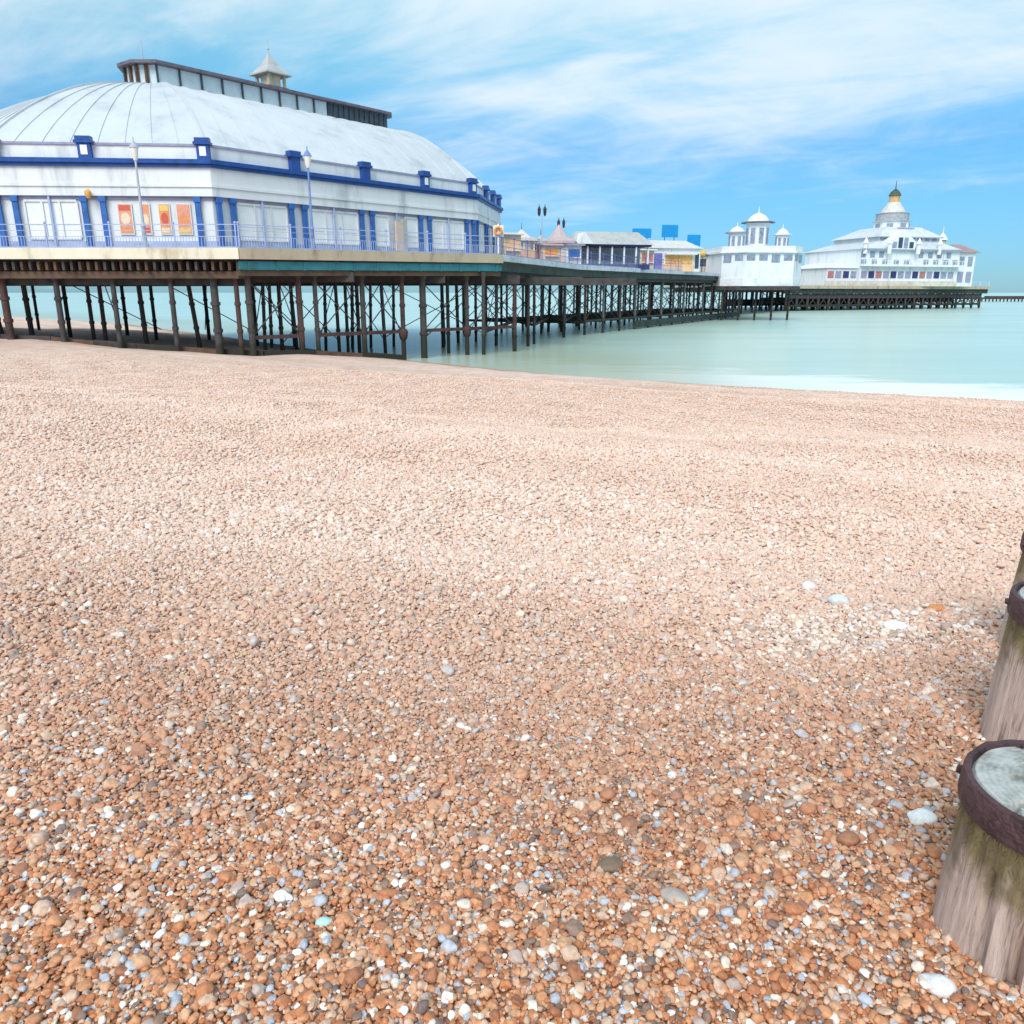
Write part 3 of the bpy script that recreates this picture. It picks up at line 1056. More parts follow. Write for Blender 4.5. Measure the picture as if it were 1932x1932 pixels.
for k in range(22):
    c = H1.lerp(H2, (k + .4) / 22)
    a, b = c + hin * .8, c + hin * 38
    tr = MB().bar(Vector((a.x, a.y, 4.6)), Vector((b.x, b.y, 4.6)), .4, 1.0).build('trestle', IRON, pier, world=True)
    tops = [a.lerp(b, f) for f in (0, .2, .5, 1)]
    for tp in tops:
        tp.z = 4.4
        pile(tp, .36, IRON, parent=tr)
    e = c + hd * (HL / 22) + hin * .8
    if k < 21:
        brace(a, e, .6, 4.2, .10, parent=tr)
        brace(a, e, 4.2, .6, .10, parent=tr)
        MB().bar(Vector((a.x, a.y, 1.1)), Vector((e.x, e.y, 1.1)), .3, .5).build('tie_beam', IRON, tr, world=True)
        MB().bar(Vector((a.x, a.y, 3.2)), Vector((e.x, e.y, 3.2)), .3, 1.0).build('tie_beam', IRON, tr, world=True)
        MB().bar(Vector((tops[2].x, tops[2].y, 1.6)), Vector((tops[2].x + e.x - a.x, tops[2].y + e.y - a.y, 1.6)), .3, 1.6).build('tie_beam', IRON, tr, world=True)
        MB().bar(Vector((tops[1].x, tops[1].y, 2.2)), Vector((tops[1].x + e.x - a.x, tops[1].y + e.y - a.y, 2.2)), .3, 1.4).build('tie_beam', GREENIRON, tr, world=True)
    brace(tops[0], tops[1], .6, 4.2, .08, parent=tr)
    brace(tops[0], tops[1], 4.2, .6, .08, parent=tr)
for f in (.1, .35, .6, .85):
    for g in (.15, .85):
        c = (low_link + (H1 + hd * 4 + hin * 6 - low_link) * f) - NSIDE * (12 * g)
        pile(Vector((c.x, c.y, 5.1)), .2, IRON)

# dark strip added between the landward piles to stand for the pier's shadow
shadow_root = thing('shadow_strip', (-20, 42.6, gz(-20, 42.6)), 'low dark strip added across the shingle for the shadow under the pier', 'shadow_strip')
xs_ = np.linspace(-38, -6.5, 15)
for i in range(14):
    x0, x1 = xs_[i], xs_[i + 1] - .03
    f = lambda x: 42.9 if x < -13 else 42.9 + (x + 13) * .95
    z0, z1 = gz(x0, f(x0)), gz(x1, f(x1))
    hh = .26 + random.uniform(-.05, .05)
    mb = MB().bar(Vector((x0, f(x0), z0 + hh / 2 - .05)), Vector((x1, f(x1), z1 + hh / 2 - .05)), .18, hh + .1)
    mb.build('shadow_segment', BROWN if i % 3 == 0 else IRON, shadow_root, world=True)


mat('pale_blue_rail', (.36, .42, .70), .5, .15, 2)
# ------------------------------------------------------------------ railings on the pier edge
def railing(name_label, p, q, m_rail, m_lat, h=1.18, step=3.2, inset=.18, lat=True, group='railings along the pier edge', bar_gap=.15):
    n_in = inward(p, q)
    p, q = p + n_in * inset, q + n_in * inset
    t = thing('railing', p, name_label, 'railing', group)
    L = (q - p).length
    up = Vector((0, 0, 1))
    MB().bar(p + up * h, q + up * h, .045, .04).build('top_rail', m_rail, t, world=True)
    MB().bar(p + up * h * .76, q + up * h * .76, .022, .022).build('mid_rail', m_rail, t, world=True)
    MB().bar(p + up * h * .52, q + up * h * .52, .03, .03).build('mid_rail', m_rail, t, world=True)
    k = max(1, round(L / step))
    for i in range(k + 1):
        c = p.lerp(q, i / k)
        mb = MB().bar(c, c + up * (h + .04), .06, .06)
        mb.sphere((c.x, c.y, c.z + h + .08), .07, 8, 5)
        mb.build('post', m_rail, t, world=True)
    if lat:
        mb = MB()
        nb = int(L / bar_gap)
        for i in range(nb):
            c = p.lerp(q, (i + .5) / nb)
            mb.bar(c + up * .08, c + up * h * .52, .022, .022)
        mb.bar(p + up * .1, q + up * .1, .04, .06)
        mb.build('lattice', m_lat, t, world=True)
    return t


railing('pale blue railing with thin rails on the cream edge facing the beach', Vector((-33, 41.6, 6.1)), B_, MATS['pale_blue_rail'], LILAC)
railing('blue railing on the shade-toned edge along the long side of the hall', B_, C_, MATS['pale_blue_rail'], LILAC)
railing('purple railing sloping past the corner of the hall above the pale fascia', C_, N0, PURPLE, PURPLE, bar_gap=.4)
railing('purple railing along the narrow promenade in front of the stalls', N0, N0 + (NEND - N0) * .62, PURPLE, LILAC, bar_gap=.35)
railing('fine white railing along the edge of the pier head', H1, H2, OFFW, OFFW, lat=False, step=4)

# ------------------------------------------------------------------ the domed hall on the platform
hall = thing('seaside_hall', (-27.1, 54.1, 6.12), 'large white hall with curved ribbed roof and royal blue cornice on the pier',
             'hall', rz=R(53), ry=R(-0.75))
PL = [(0, -13.5), (22.4, -13.5), (32.4, -7.9), (32.4, 7.9), (22.4, 13.5), (0, 13.5), (-7.9, 5.6), (-7.9, -5.6)]


def offset(poly, d):
    n = len(poly)
    out = []
    for i in range(n):
        p0, p1, p2 = Vector(poly[i - 1]), Vector(poly[i]), Vector(poly[(i + 1) % n])
        d1, d2 = (p1 - p0).normalized(), (p2 - p1).normalized()
        n1, n2 = Vector((d1.y, -d1.x)), Vector((d2.y, -d2.x))
        b = (n1 + n2)
        b = b / b.length
        out.append(tuple(p1 + b * (d / max(.2, b.dot(n1)))))
    return out


class Edge:
    def __init__(self, i):
        self.p, self.q = Vector(PL[i]), Vector(PL[(i + 1) % len(PL)])
        self.L = (self.q - self.p).length
        self.d = (self.q - self.p) / self.L
        self.n = Vector((self.d.y, -self.d.x))

    def pt(self, u, o, z):
        w = self.p + self.d * u + self.n * o
        return (w.x, w.y, z)

    def box(self, mb, u0, u1, o0, o1, z0, z1):
        q = [(u0, o1), (u1, o1), (u1, o0), (u0, o0)]
        return mb.hexa([self.pt(u, o, z0) for u, o in q], [self.pt(u, o, z1) for u, o in q])


MB().ring(offset(PL, -.3), PL, 0, 2.9).build('wall', WHITE, hall)
MB().ring(offset(PL, .002), offset(PL, .07), 0, .62).build('dado', LILAC, hall)
MB().ring(offset(PL, .002), offset(PL, .10), 2.74, 2.897).build('frieze', MAUVE, hall)
en = MB()
en.ring(offset(PL, -.3), offset(PL, .26), 2.90, 3.35)
en.ring(offset(PL, -.3), offset(PL, .33), 3.353, 3.50)
en.ring(offset(PL, -.3), offset(PL, .26), 3.503, 4.33)
en.build('entablature', WHITE, hall)
co = MB()
co.ring(offset(PL, -.3), offset(PL, .40), 4.333, 4.50)
co.ring(offset(PL, -.3), offset(PL, .52), 4.503, 4.72)
co.build('cornice', BLUE, hall)
MB().ring(offset(PL, -.25), offset(PL, .05), 4.723, 5.40).build('parapet', WHITE, hall)
MB().ring(offset(PL, -.40), offset(PL, .12), 5.403, 5.52).build('gutter', MAUVE, hall)
MB().prism(offset(PL, -.35), 5.0, 5.3).build('ceiling_slab', OFFW, hall)

# roof: curved shell rising from the gutter to the lantern along the ridge
EAVE = offset(PL, -.15)
RIDGE = [(4.7, -1.7), (25.4, -1.7), (26.2, -.9), (26.2, .9), (25.4, 1.7), (4.7, 1.7), (3.9, .7), (3.9, -.7)]
NS = 18


def roof_pt(e, r, k, lift=0.0):
    ph = (k / NS) * math.pi / 2
    f = 0.52 * (1 - math.cos(ph)) + 0.48 * math.sin(ph)
    x, y = e[0] + (r[0] - e[0]) * f, e[1] + (r[1] - e[1]) * f
    dx, dy = e[0] - r[0], e[1] - r[1]
    L = math.hypot(dx, dy)
    return (x + dx / L * lift * math.cos(ph), y + dy / L * lift * math.cos(ph), 5.45 + 5.25 * math.sin(ph) + lift * math.sin(ph))


rf = MB()
n8 = len(EAVE)
vs, fs = [], []
for k in range(NS + 1):
    for i in range(n8):
        vs.append(roof_pt(EAVE[i], RIDGE[i], k))
for k in range(NS):
    for i in range(n8):
        j = (i + 1) % n8
        fs.append((k * n8 + i, k * n8 + j, (k + 1) * n8 + j, (k + 1) * n8 + i))
rf.add(vs, fs)
for i in range(n8):                                   # standing seams and hip rolls
    j = (i + 1) % n8
    L = math.hypot(EAVE[j][0] - EAVE[i][0], EAVE[j][1] - EAVE[i][1])
    ns = max(4, round(L / 1.4))
    for s in range(ns):
        f = s / ns
        w = .11 if s == 0 else .045
        e = tuple(EAVE[i][c] + (EAVE[j][c] - EAVE[i][c]) * f for c in (0, 1))
        r = tuple(RIDGE[i][c] + (RIDGE[j][c] - RIDGE[i][c]) * f for c in (0, 1))
        for k in range(NS):
            a, b = roof_pt(e, r, k, .02), roof_pt(e, r, k + 1, .02)
            rf.bar(a, b, w, w * 1.3)
rf.build('roof', ROOFM, hall, smooth=True)
MB().ring(offset(RIDGE, .1), offset(RIDGE, .5), 10.52, 10.78).build('ridge_kerb', TANF, hall)

# lantern along the ridge
lan = MB().prism(RIDGE, 10.5, 10.9).build('roof_lantern', OFFW, hall)
MB().prism(offset(RIDGE, -.12), 10.91, 12.0).build('glazing', mat('pale_glazing', (.56, .68, .76), .3, .12, 1.2), lan)
for side in (-1, 1):
    for k in range(15):
        x = 4.8 + k * 1.6
        y = side * 1.66
        if k < 10:
            MB().box(x - .05, x + .05, y - .06, y + .06, 10.902, 12.01).build('mullion', LOUV, lan)
    mb = MB()
    x = 19.0
    while x < 25.3:
        mb.box(x, x + .34, side * 1.62 - .05, side * 1.62 + .05, 10.902, 12.01)
        x += .55
    mb.box(18.9, 25.4, side * 1.58 - .02, side * 1.58 + .02, 10.95, 11.98)
    mb.build('louvre', LOUV, lan)
for x, y in ((3.95, -.72), (3.95, .72), (3.93, 0), (4.32, -1.22), (4.32, 1.22)):
    MB().box(x - .09, x + .09, y - .09, y + .09, 10.902, 12.01).build('mullion', BROWN, lan)
rr = MB()
o1, o2 = offset(RIDGE, .38), offset(RIDGE, -.9)
vs = [(x, y, 12.012) for x, y in o1] + [(x, y, 12.20) for x, y in o1] + [(x, y, 12.48) for x, y in o2]
fs = [tuple(range(7, -1, -1)), tuple(range(16, 24))]
for i in range(8):
    j = (i + 1) % 8
    fs += [(i, j, 8 + j, 8 + i), (8 + i, 8 + j, 16 + j, 16 + i)]
rr.add(vs, fs).build('lantern_roof', SLATE, lan)
MB().tube((4.9, 0, 12.4), (4.9, 0, 13.7), .05, .03, 8).build('flagpole', GREYPOST, lan)

# cupola half way along the lantern
cu = MB().box(14.1, 15.9, -.9, .9, 12.25, 12.55).build('cupola', SLATE, hall)
for sx in (-1, 1):
    for sy in (-1, 1):
        MB().box(15 + sx * .70 - .09, 15 + sx * .70 + .09, sy * .70 - .09, sy * .70 + .09, 12.553, 13.35).build('post', TANP, cu)
MB().box(14.5, 15.5, -.5, .5, 12.553, 13.34).build('body', CREAM, cu)
cp = MB().taper(15, 0, 13.353, 13.45, 1.12, 1.12, 1.12, 1.12)
cp.taper(15, 0, 13.453, 14.1, 1.06, 1.06, .45, .45)
cp.taper(15, 0, 14.103, 14.9, .45, .45, .04, .04)
cp.build('cupola_roof', GREYR, cu)
MB().tube((15, 0, 14.8), (15, 0, 15.8), .04, .02, 8).sphere((15, 0, 15.2), .09).build('finial', GREYPOST, cu)


# pilasters, windows, parapet blocks facet by facet
def pilaster(e, u):
    mb = MB()
    e.box(mb, u - .135, u + .135, .075, .25, .12, 2.60)
    e.box(mb, u - .18, u + .18, .073, .31, 0, .118)
    e.box(mb, u - .18, u + .18, .11, .30, 2.603, 2.89)
    mb.build('pilaster', BLUE_MID, hall)


def window(e, u0, u1, n):
    fr = MB()
    e.box(fr, u0, u1, .003, .10, .70, .80)
    e.box(fr, u0, u1, .003, .10, 2.6, 2.72)
    for k in range(n + 1):
        u = u0 + (u1 - u0) * k / n
        e.box(fr, u - .05, u + .05, .003, .10, .803, 2.597)
    fr = fr.build('window', WHITE, hall)
    pa = MB()
    for k in range(n):
        a, b = u0 + (u1 - u0) * k / n + .055, u0 + (u1 - u0) * (k + 1) / n - .055
        e.box(pa, a, b, .004, .03, .803, 1.45)
        e.box(pa, a, b, .004, .05, 1.453, 1.60)
        e.box(pa, a, b, .004, .03, 1.603, 2.597)
    pa.build('pane', PANE, fr)


def block(e, u, inset=True):
    mb = MB()
    e.box(mb, u - .32, u + .32, -.05, .36, 4.723, 5.46)
    e.box(mb, u - .45, u + .45, -.10, .46, 5.463, 5.60)
    e.box(mb, u - .38, u + .38, -.06, .40, 5.603, 5.80)
    b = mb.build('parapet_block', BLUE, hall)
    if inset:
        m2 = MB()
        e.box(m2, u - .17, u + .17, .362, .385, 4.90, 5.36)
        m2.build('panel', PANE, b)


def thin_post(e, u):
    mb = MB()
    e.box(mb, u - .05, u + .05, .11, .22, .0, 2.89)
    mb.build('veranda_post', LILAC, hall)


E7, E0, E1 = Edge(7), Edge(0), Edge(1)
for u in (.35, 1.2, E7.L - 6.55, E7.L - 5.6, E7.L - .75):
    pilaster(E7, u)
for u in (.28, 1.15, 5.15, 6.1, 10.75, 11.65, 16.3, 17.2, 21.3, 22.1):
    pilaster(E0, u)
for u in (.4, 4.0, 4.9, 8.2, 10.9):
    pilaster(E1, u)
window(E7, 1.6, E7.L - 6.95, 3)
window(E0, 1.5, 4.85, 3)
window(E0, 6.45, 10.45, 3)
window(E0, 12.0, 13.2, 1)
window(E0, 14.7, 16.0, 1)
window(E0, 17.55, 21.0, 3)
window(E1, .8, 3.7, 2)
window(E1, 5.3, 7.9, 2)
for u in (.5, E7.L - 6.1):
    block(E7, u)
block(E7, E7.L - .15)
for u in (5.6, 11.2, 16.8, 22.0):
    block(E0, u, u > 16)
for u in (4.4, 7.9, 11.2):
    block(E1, u, False)
thin_post(E7, 2.9)
for u in (3.1, 8.4, 13.9, 19.2):
    thin_post(E0, u)
for i in range(2, 7):                                  # sides away from the camera
    e = Edge(i)
    nb = max(1, round(e.L / 5.6))
    for k in range(nb):
        u0, u1 = e.L * k / nb, e.L * (k + 1) / nb
        pilaster(e, u0 + .3)
        pilaster(e, u1 - .3)
        window(e, u0 + .8, u1 - .8, 3)
        block(e, (u0 + u1) / 2, False)


def hall_world(e, u, o, z):
    hall_m = hall.matrix_basis
    return hall_m @ Vector(e.pt(u, o, z))


fd = Vector((E7.d.x, E7.d.y, 0))
E7_RZ = R(53) + math.atan2(E7.d.y, E7.d.x)
_R = mat('poster_red', (.62, .12, .08), .5, .12, 5)
_O = mat('poster_orange', (.78, .30, .12), .5, .12, 5)
_C = mat('poster_coral', (.76, .34, .24), .5, .12, 5)
_Y = mat('poster_yellow', (.82, .56, .16), .5, .12, 5)
_L = mat('poster_cream', (.82, .66, .48), .5, .10, 5)
POSTER_M = [(_C, _R, _L, _O), (_C, _O, _L, _R), (_O, _Y, _R, _L), (_C, _C, _O, _Y)]
plabels = ['red and orange poster, leftmost of the four on the white wall of the hall',
           'red-orange poster left of the lamp post, second of four on the hall wall',
           'golden orange poster right of the lamp post, third of four on the hall wall',
           'broad coral poster beside the blue corner pilasters, last of four on the hall wall']
for k, (u, w) in enumerate(((6.60, .66), (7.62, .46), (8.62, .52), (9.62, .68))):
    c = hall_world(E7, u, .06, 1.75)
    pt = thing('poster', c, plabels[k], 'poster', 'orange posters on the hall wall', rz=E7_RZ)
    MB().box(-w / 2, w / 2, -.04, -.012, -.74, .74).build('sheet', POSTER_M[k][0], pt)
    MB().box(-w / 2 + .04, w / 2 - .04, -.046, -.041, .42, .70).build('heading', POSTER_M[k][1], pt)
    dk = MB()
    dn = 20
    cz, rx_, rz_ = .02 - .06 * (k % 2), w * .36, .30
    dk.add([(rx_ * math.cos(6.2832 * q / dn), -.047, cz + rz_ * math.sin(6.2832 * q / dn)) for q in range(dn)] +
           [(rx_ * math.cos(6.2832 * q / dn), -.041, cz + rz_ * math.sin(6.2832 * q / dn)) for q in range(dn)],
           [tuple(range(dn)), tuple(range(2 * dn - 1, dn - 1, -1))] + [(q, dn + q, dn + (q + 1) % dn, (q + 1) % dn) for q in range(dn)])
    dk.build('picture', POSTER_M[k][2], pt)
    MB().box(-w / 2 + .04, w / 2 - .04, -.046, -.041, -.70, -.44).build('footer', POSTER_M[k][3], pt)
    fr = MB().box(-w / 2 - .05, w / 2 + .05, -.03, .0, .745, .80).box(-w / 2 - .05, w / 2 + .05, -.03, .0, -.80, -.745)
    fr.box(-w / 2 - .05, -w / 2 - .003, -.03, .0, -.742, .742).box(w / 2 + .003, w / 2 + .05, -.03, .0, -.742, .742)
    fr.build('frame', WHITE, pt)

c = hall_world(E0, 14.0, .45, .0)
sb = thing('advertising_board', c, 'beige and grey upright board standing against the long wall of the hall', 'sign board', rz=R(53))
MB().box(-.55, .1, -.06, .06, .35, 2.35).build('panel', mat('beige_board', (.62, .50, .42), .6, .15, 3), sb)
MB().box(.103, .5, -.08, .08, .0, 2.5).build('side_panel', GREYR, sb)
MB().box(-.5, -.42, -.05, .05, 0, .347).box(.0, .08, -.05, .05, 0, .347).build('foot', BLACKP, sb)

c = hall_world(E7, 5.05, .36, 2.95)
wlmp = thing('wall_lamp', c, 'small amber lamp fixed under the entablature left of the posters', 'lamp')
MB().tube((0, .12, .1), (0, -.2, .1), .035, .035, 8).build('bracket', BLACKP, wlmp)
MB().lathe(0, -.2, [(.08, -.22), (.17, -.05), (.17, .12), (.06, .24)], 10).build('shade', AMBER, wlmp, smooth=True)

# lifebuoy on its post by the far corner of the hall
c = at(940, 436, 60)
lb = thing('lifebuoy', (c.x, c.y, 6.4), 'orange lifebuoy on a white stand by the far corner of the hall', 'lifebuoy')
hgt = c.z - 6.4
MB().box(-.06, .06, -.04, .04, 0, hgt + .5).box(-.38, .38, .045, .085, hgt - .4, hgt + .4).build('stand', WHITE, lb)
tv, tf = [], []
for i in range(20):
    a = 2 * math.pi * i / 20
    for j in range(8):
        b = 2 * math.pi * j / 8
        rr_ = .24 + .085 * math.cos(b)
        tv.append((rr_ * math.cos(a), -.16 + .11 * math.sin(b), hgt + rr_ * math.sin(a)))
for i in range(20):
    for j in range(8):
        tf.append((i * 8 + j, ((i + 1) % 20) * 8 + j, ((i + 1) % 20) * 8 + (j + 1) % 8, i * 8 + (j + 1) % 8))
MB().add(tv, tf).build('ring', ORANGE, lb, smooth=True)


# ------------------------------------------------------------------ lamp posts on the deck
def lamp_post(loc, h, label, m, double=False, group='lamp posts along the pier'):
    t = thing('lamp_post', loc, label, 'lamp post', group)
    MB().lathe(0, 0, [(.17, 0), (.17, .25), (.11, .35), (.10, 1.1), (.13, 1.15), (.09, 1.3)], 12).build('base', m, t, smooth=True)
    MB().tube((0, 0, 1.25), (0, 0, h - .75), .075, .05, 10).build('shaft', m, t, smooth=True)
    heads = ((-.28, 0), (.28, 0)) if double else ((0, 0),)
    if double:
        MB().bar((-.32, 0, h - .8), (.32, 0, h - .8), .06, .06).build('arm', m, t)
    for hx, hy in heads:
        l = MB().lathe(hx, hy, [(.08, h - .78), (.14, h - .62), (.20 - .04 * double, h - .2), (.05, h - .18)], 10).build('lantern', BLACKP if double else OPAL, t, smooth=True)
        MB().lathe(hx, hy, [(.24 - .05 * double, h - .197), (.16 - .03 * double, h - .05), (.03, h + .12), (.03, h + .28)], 10).build('cap', m if not double else BLACKP, l, smooth=True)
    return t


c = at(275, 467, 42.4)
lamp_post((c.x, 42.4, 6.1), 5.0, 'tall grey lamp post with pale lantern in front of the orange posters', GREYPOST)
c = ray_row(596, .7, B_, C_)
lamp_post((c.x, c.y, 6.18), 5.0, 'tall blue-grey lamp post halfway along the long side of the hall', mat('blue_grey_paint', (.16, .25, .5), .5, .2, 2))
c = at(1022, 470, 82)
lamp_post((c.x, 82, 6.4), 5.6, 'dark twin-headed lamp post rising between the pink stalls', GREYPOST, True)
c = at(1058, 470, 92)
lamp_post((c.x, 92, 6.45), 5.2, 'dark twin-headed lamp post behind the pink stalls, farther out along the pier', GREYPOST, True)


# ------------------------------------------------------------------ stalls and shops on the promenade
def stall(px, Y, w, h, roof_h, label, body, roof, counter, z=6.42):
    c = at(px, 470, Y)
    t = thing('stall', (c.x, Y, z), label, 'stall', 'stalls on the promenade', rz=R(30))
    MB().prism([(w / 2 * math.cos(R(22.5 + 45 * k)), w / 2 * math.sin(R(22.5 + 45 * k))) for k in range(8)], 0, 1.5).build('counter', counter, t)
    for k in range(8):
        a = R(22.5 + 45 * k)
        x, y = w * .46 * math.cos(a), w * .46 * math.sin(a)
        MB().box(x - .06, x + .06, y - .06, y + .06, 1.503, h).build('post', WHITE, t)
    MB().prism([(w * .34 * math.cos(R(22.5 + 45 * k)), w * .34 * math.sin(R(22.5 + 45 * k))) for k in range(8)], 1.503, h - .01).build('wall', body, t)
    MB().lathe(0, 0, [(w * .58, h), (w * .58, h + .25), (w * .30, h + roof_h * .35), (w * .12, h + roof_h * .75), (.05, h + roof_h)], 8, R(22.5)).build('roof', roof, t)
    MB().tube((0, 0, h + roof_h - .05), (0, 0, h + roof_h + .6), .04, .02, 6).build('finial', BLACKP, t)
    return t


stall(984, 80, 3.2, 2.3, 1.1, 'small octagonal stall with peach counter and pale pink roof next to the hall', WHITE,
      mat('pale_pink_canvas', (.66, .60, .60), .8, .1, 2), PEACH)
stall(1054, 86, 3.4, 2.4, 1.9, 'octagonal stall with a tall pointed pink roof and peach counter', mat('mauve_boards', (.55, .45, .52), .7, .15, 2), PINK, PEACH)
stall(1020, 92, 3.4, 2.5, 1.2, 'octagonal stall with a low grey roof behind the first dark lamp post', WHITE, GREYR, PEACH)

def booth(px, py, Y, w, d, h, label, body, roof, front, z=6.42):
    c = at(px, py, Y)
    t = thing('booth', (c.x, Y, z), label, 'booth', 'small booths on the promenade', rz=R(18))
    MB().box(-w / 2, w / 2, -d / 2, d / 2, 0, h).build('wall', body, t)
    MB().box(-w * .38, w * .38, -d / 2 - .08, -d / 2 - .003, 1.0, h - .35).build('hatch', front, t)
    MB().box(-w / 2 - .2, w / 2 + .2, -d / 2 - .5, d / 2 + .15, h + .003, h + .14).build('roof', roof, t)
    MB().box(-w * .42, w * .42, -d / 2 - .35, -d / 2 - .083, .92, .99).build('shelf', WHITE, t)
    return t


CREAMB = mat('cream_boards', (.66, .58, .46), .7, .12, 2)
booth(962, 470, 70, 1.5, 1.4, 2.2, 'cream booth squeezed against the far corner of the hall', CREAMB, OFFW, PEACH)
booth(1006, 470, 88, 2.2, 1.6, 2.5, 'tan booth with dark hatch behind the pale pink stall', TANP, GREYR, NAVY)
booth(1036, 472, 80, 1.7, 1.3, 1.9, 'low cream booth with orange hatch between the two pointed stalls', CREAMB, PINK, ORANGE)
booth(1078, 476, 84, 1.6, 1.4, 2.1, 'white booth with blue hatch just left of the open shelter', WHITE, MAUVE, BLUE_MID)
booth(1216, 480, 100, 1.8, 1.5, 2.3, 'cream booth with red hatch between the shelter and the shop', CREAMB, OFFW, SHOPRED, 6.55)
booth(1286, 482, 112, 1.6, 1.4, 2.4, 'pale booth with navy hatch at the right end of the shop', WHITE, GREYR, NAVY, 6.65)


booth(1180, 470, 104, 3.0, 2.0, 2.7, 'tan booth with orange hatch behind the open shelter', TANP, PINK, ORANGE, 6.55)
booth(1238, 470, 116, 3.2, 2.0, 3.4, 'tall cream booth behind the shop, under the bright blue boards', CREAMB, OFFW, MAUVE, 6.65)
booth(1094, 470, 98, 3.0, 2.0, 2.9, 'peach booth with mauve roof behind the white booth and the shelter', PEACH, MAUVE, NAVY, 6.5)
# open shelter with a grey pitched roof
c = at(1142, 480, 92)
sh = thing('shelter', (c.x, 92, 6.45), 'open promenade shelter with grey pitched roof and white gable', 'shelter', rz=R(14))
W2, D2 = 4.4, 2.2
MB().box(-W2, W2, -D2, D2, 0, .55).build('plinth', NAVY, sh)
for k in range(7):
    x = -W2 + .2 + k * (2 * W2 - .4) / 6
    for y in (-D2 + .15, D2 - .15):
        MB().box(x - .08, x + .08, y - .08, y + .08, .553, 2.35).build('post', WHITE, sh)
MB().box(-W2 + .3, W2 - .3, -.05, .05, .553, 2.34).build('screen', mat('grey_blue_screen', (.30, .34, .42), .4, .3, 1.2), sh)
MB().box(-W2 - .1, W2 + .1, -D2 - .1, D2 + .1, 2.353, 2.55).build('beam', NAVY, sh)
sr = MB()
sr.add([(-W2 - .3, -D2 - .35, 2.553), (W2 + .3, -D2 - .35, 2.553), (W2 + .3, D2 + .35, 2.553), (-W2 - .3, D2 + .35, 2.553),
        (-W2 + .9, 0, 4.0), (W2 - .6, 0, 4.0)], [(3, 2, 1, 0), (0, 1, 5, 4), (2, 3, 4, 5), (1, 2, 5), (3, 0, 4)])
rfo = sr.build('roof', GREYR, sh)
MB().add([(-W2 + .1, -D2 - .5, 2.56), (-W2 + 2.0, -D2 - .5, 2.56), (-W2 + 1.05, -D2 - .5, 3.75), (-W2 + .1, -.6, 2.56), (-W2 + 2.0, -.6, 2.56), (-W2 + 1.05, -.6, 3.75)],
         [(0, 1, 2), (5, 4, 3), (0, 2, 5, 3), (2, 1, 4, 5), (1, 0, 3, 4)]).build('gable', WHITE, rfo)

# shop with an orange front
c = at(1262, 485, 108)
sp_ = thing('shop', (c.x, 108, 6.6), 'white promenade shop with orange-lit front under a pale roof', 'shop', rz=R(14))
MB().box(-4.0, 3.2, -2.5, 2.5, 0, 2.8).build('wall', WHITE, sp_)
MB().box(-1.6, 2.1, -2.62, -2.503, .95, 2.0).build('shop_window', mat('orange_lit_front', (.80, .42, .14), .5, .35, 3, dirt=(.35, .16, .08)), sp_)  # orange lamplight of the shopfront put into the colour
MB().box(-1.8, 2.3, -2.66, -2.505, .0, .90).build('stall_riser', PEACH, sp_)
MB().box(-3.7, -2.1, -2.6, -2.503, .1, 2.2).build('door', PURPLE, sp_)
MB().box(2.5, 3.0, -2.6, -2.503, .4, 2.2).build('window', DARKGL, sp_)
MB().box(-1.9, 2.4, -3.4, -2.67, 2.05, 2.2).build('awning', OFFW, sp_)
sr = MB()
sr.add([(-4.3, -2.9, 2.803), (3.5, -2.9, 2.803), (3.5, 2.9, 2.803), (-4.3, 2.9, 2.803), (-3.0, 0, 3.9), (2.2, 0, 3.9)],
       [(3, 2, 1, 0), (0, 1, 5, 4), (2, 3, 4, 5), (1, 2, 5), (3, 0, 4)])
sr.build('roof', mat('pale_grey_roof', (.58, .58, .58), .6, .1, 1.5), sp_)


def blue_board(px, py, w, h, Y, label, zbase):
    c = at(px, py, Y)
    t = thing('blue_board', (c.x, Y, zbase), label, 'sign board', 'bright blue boards above the promenade', rz=R(8))
    zc = c.z - zbase
    MB().box(-w / 2, w / 2, -.09, .09, zc - h / 2, zc + h / 2).build('panel', SKYBLUE, t, bevel=.03)
    for x in (-w * .3, w * .3):
        MB().tube((x, .14, 0), (x, .14, zc + h * .35), .05, .05, 8).build('post', BLACKP, t)
    return t


blue_board(1211, 440, 2.5, 1.15, 108, 'wide bright blue board above the gap between shelter and shop', 6.6)
blue_board(1264, 436, 2.2, 1.55, 110.8, 'tall square bright blue board above the shop roof', 6.6)
blue_board(1309, 454, 1.8, 1.5, 112, 'bright blue board on posts to the right of the shop', 6.65)
c = at(1288, 480, 118)
hut = thing('ticket_hut', at(1306, 480, 118).xy.to_3d() + Vector((0, 0, 6.7)), 'narrow grey hut with peach sides between the shop and the white kiosk', 'hut', rz=R(14))
MB().box(-1.8, 1.8, -1.4, 1.4, 0, 2.3).build('wall', mat('peach_wall', (.66, .50, .42), .7, .15, 2), hut)
MB().box(-1.2, -.2, -1.47, -1.403, 0, 1.9).build('door', MAUVE, hut)
MB().box(.2, 1.5, -1.47, -1.403, .9, 1.9).build('window', DARKGL, hut)
MB().taper(0, 0, 2.303, 2.9, 2.1, 1.7, 1.0, .5).build('roof', LOUV, hut)
c = at(1326, 478, 112)
lt = thing('amber_lantern', (c.x, 112, 6.65), 'amber globe lantern on a short post left of the white kiosk', 'lantern')
hh = c.z - 6.65
MB().tube((0, 0, 0), (0, 0, hh - .3), .06, .05, 8).build('post', BLACKP, lt)
MB().sphere((0, 0, hh), .45, 12, 8).build('globe', AMBER, lt, smooth=True)

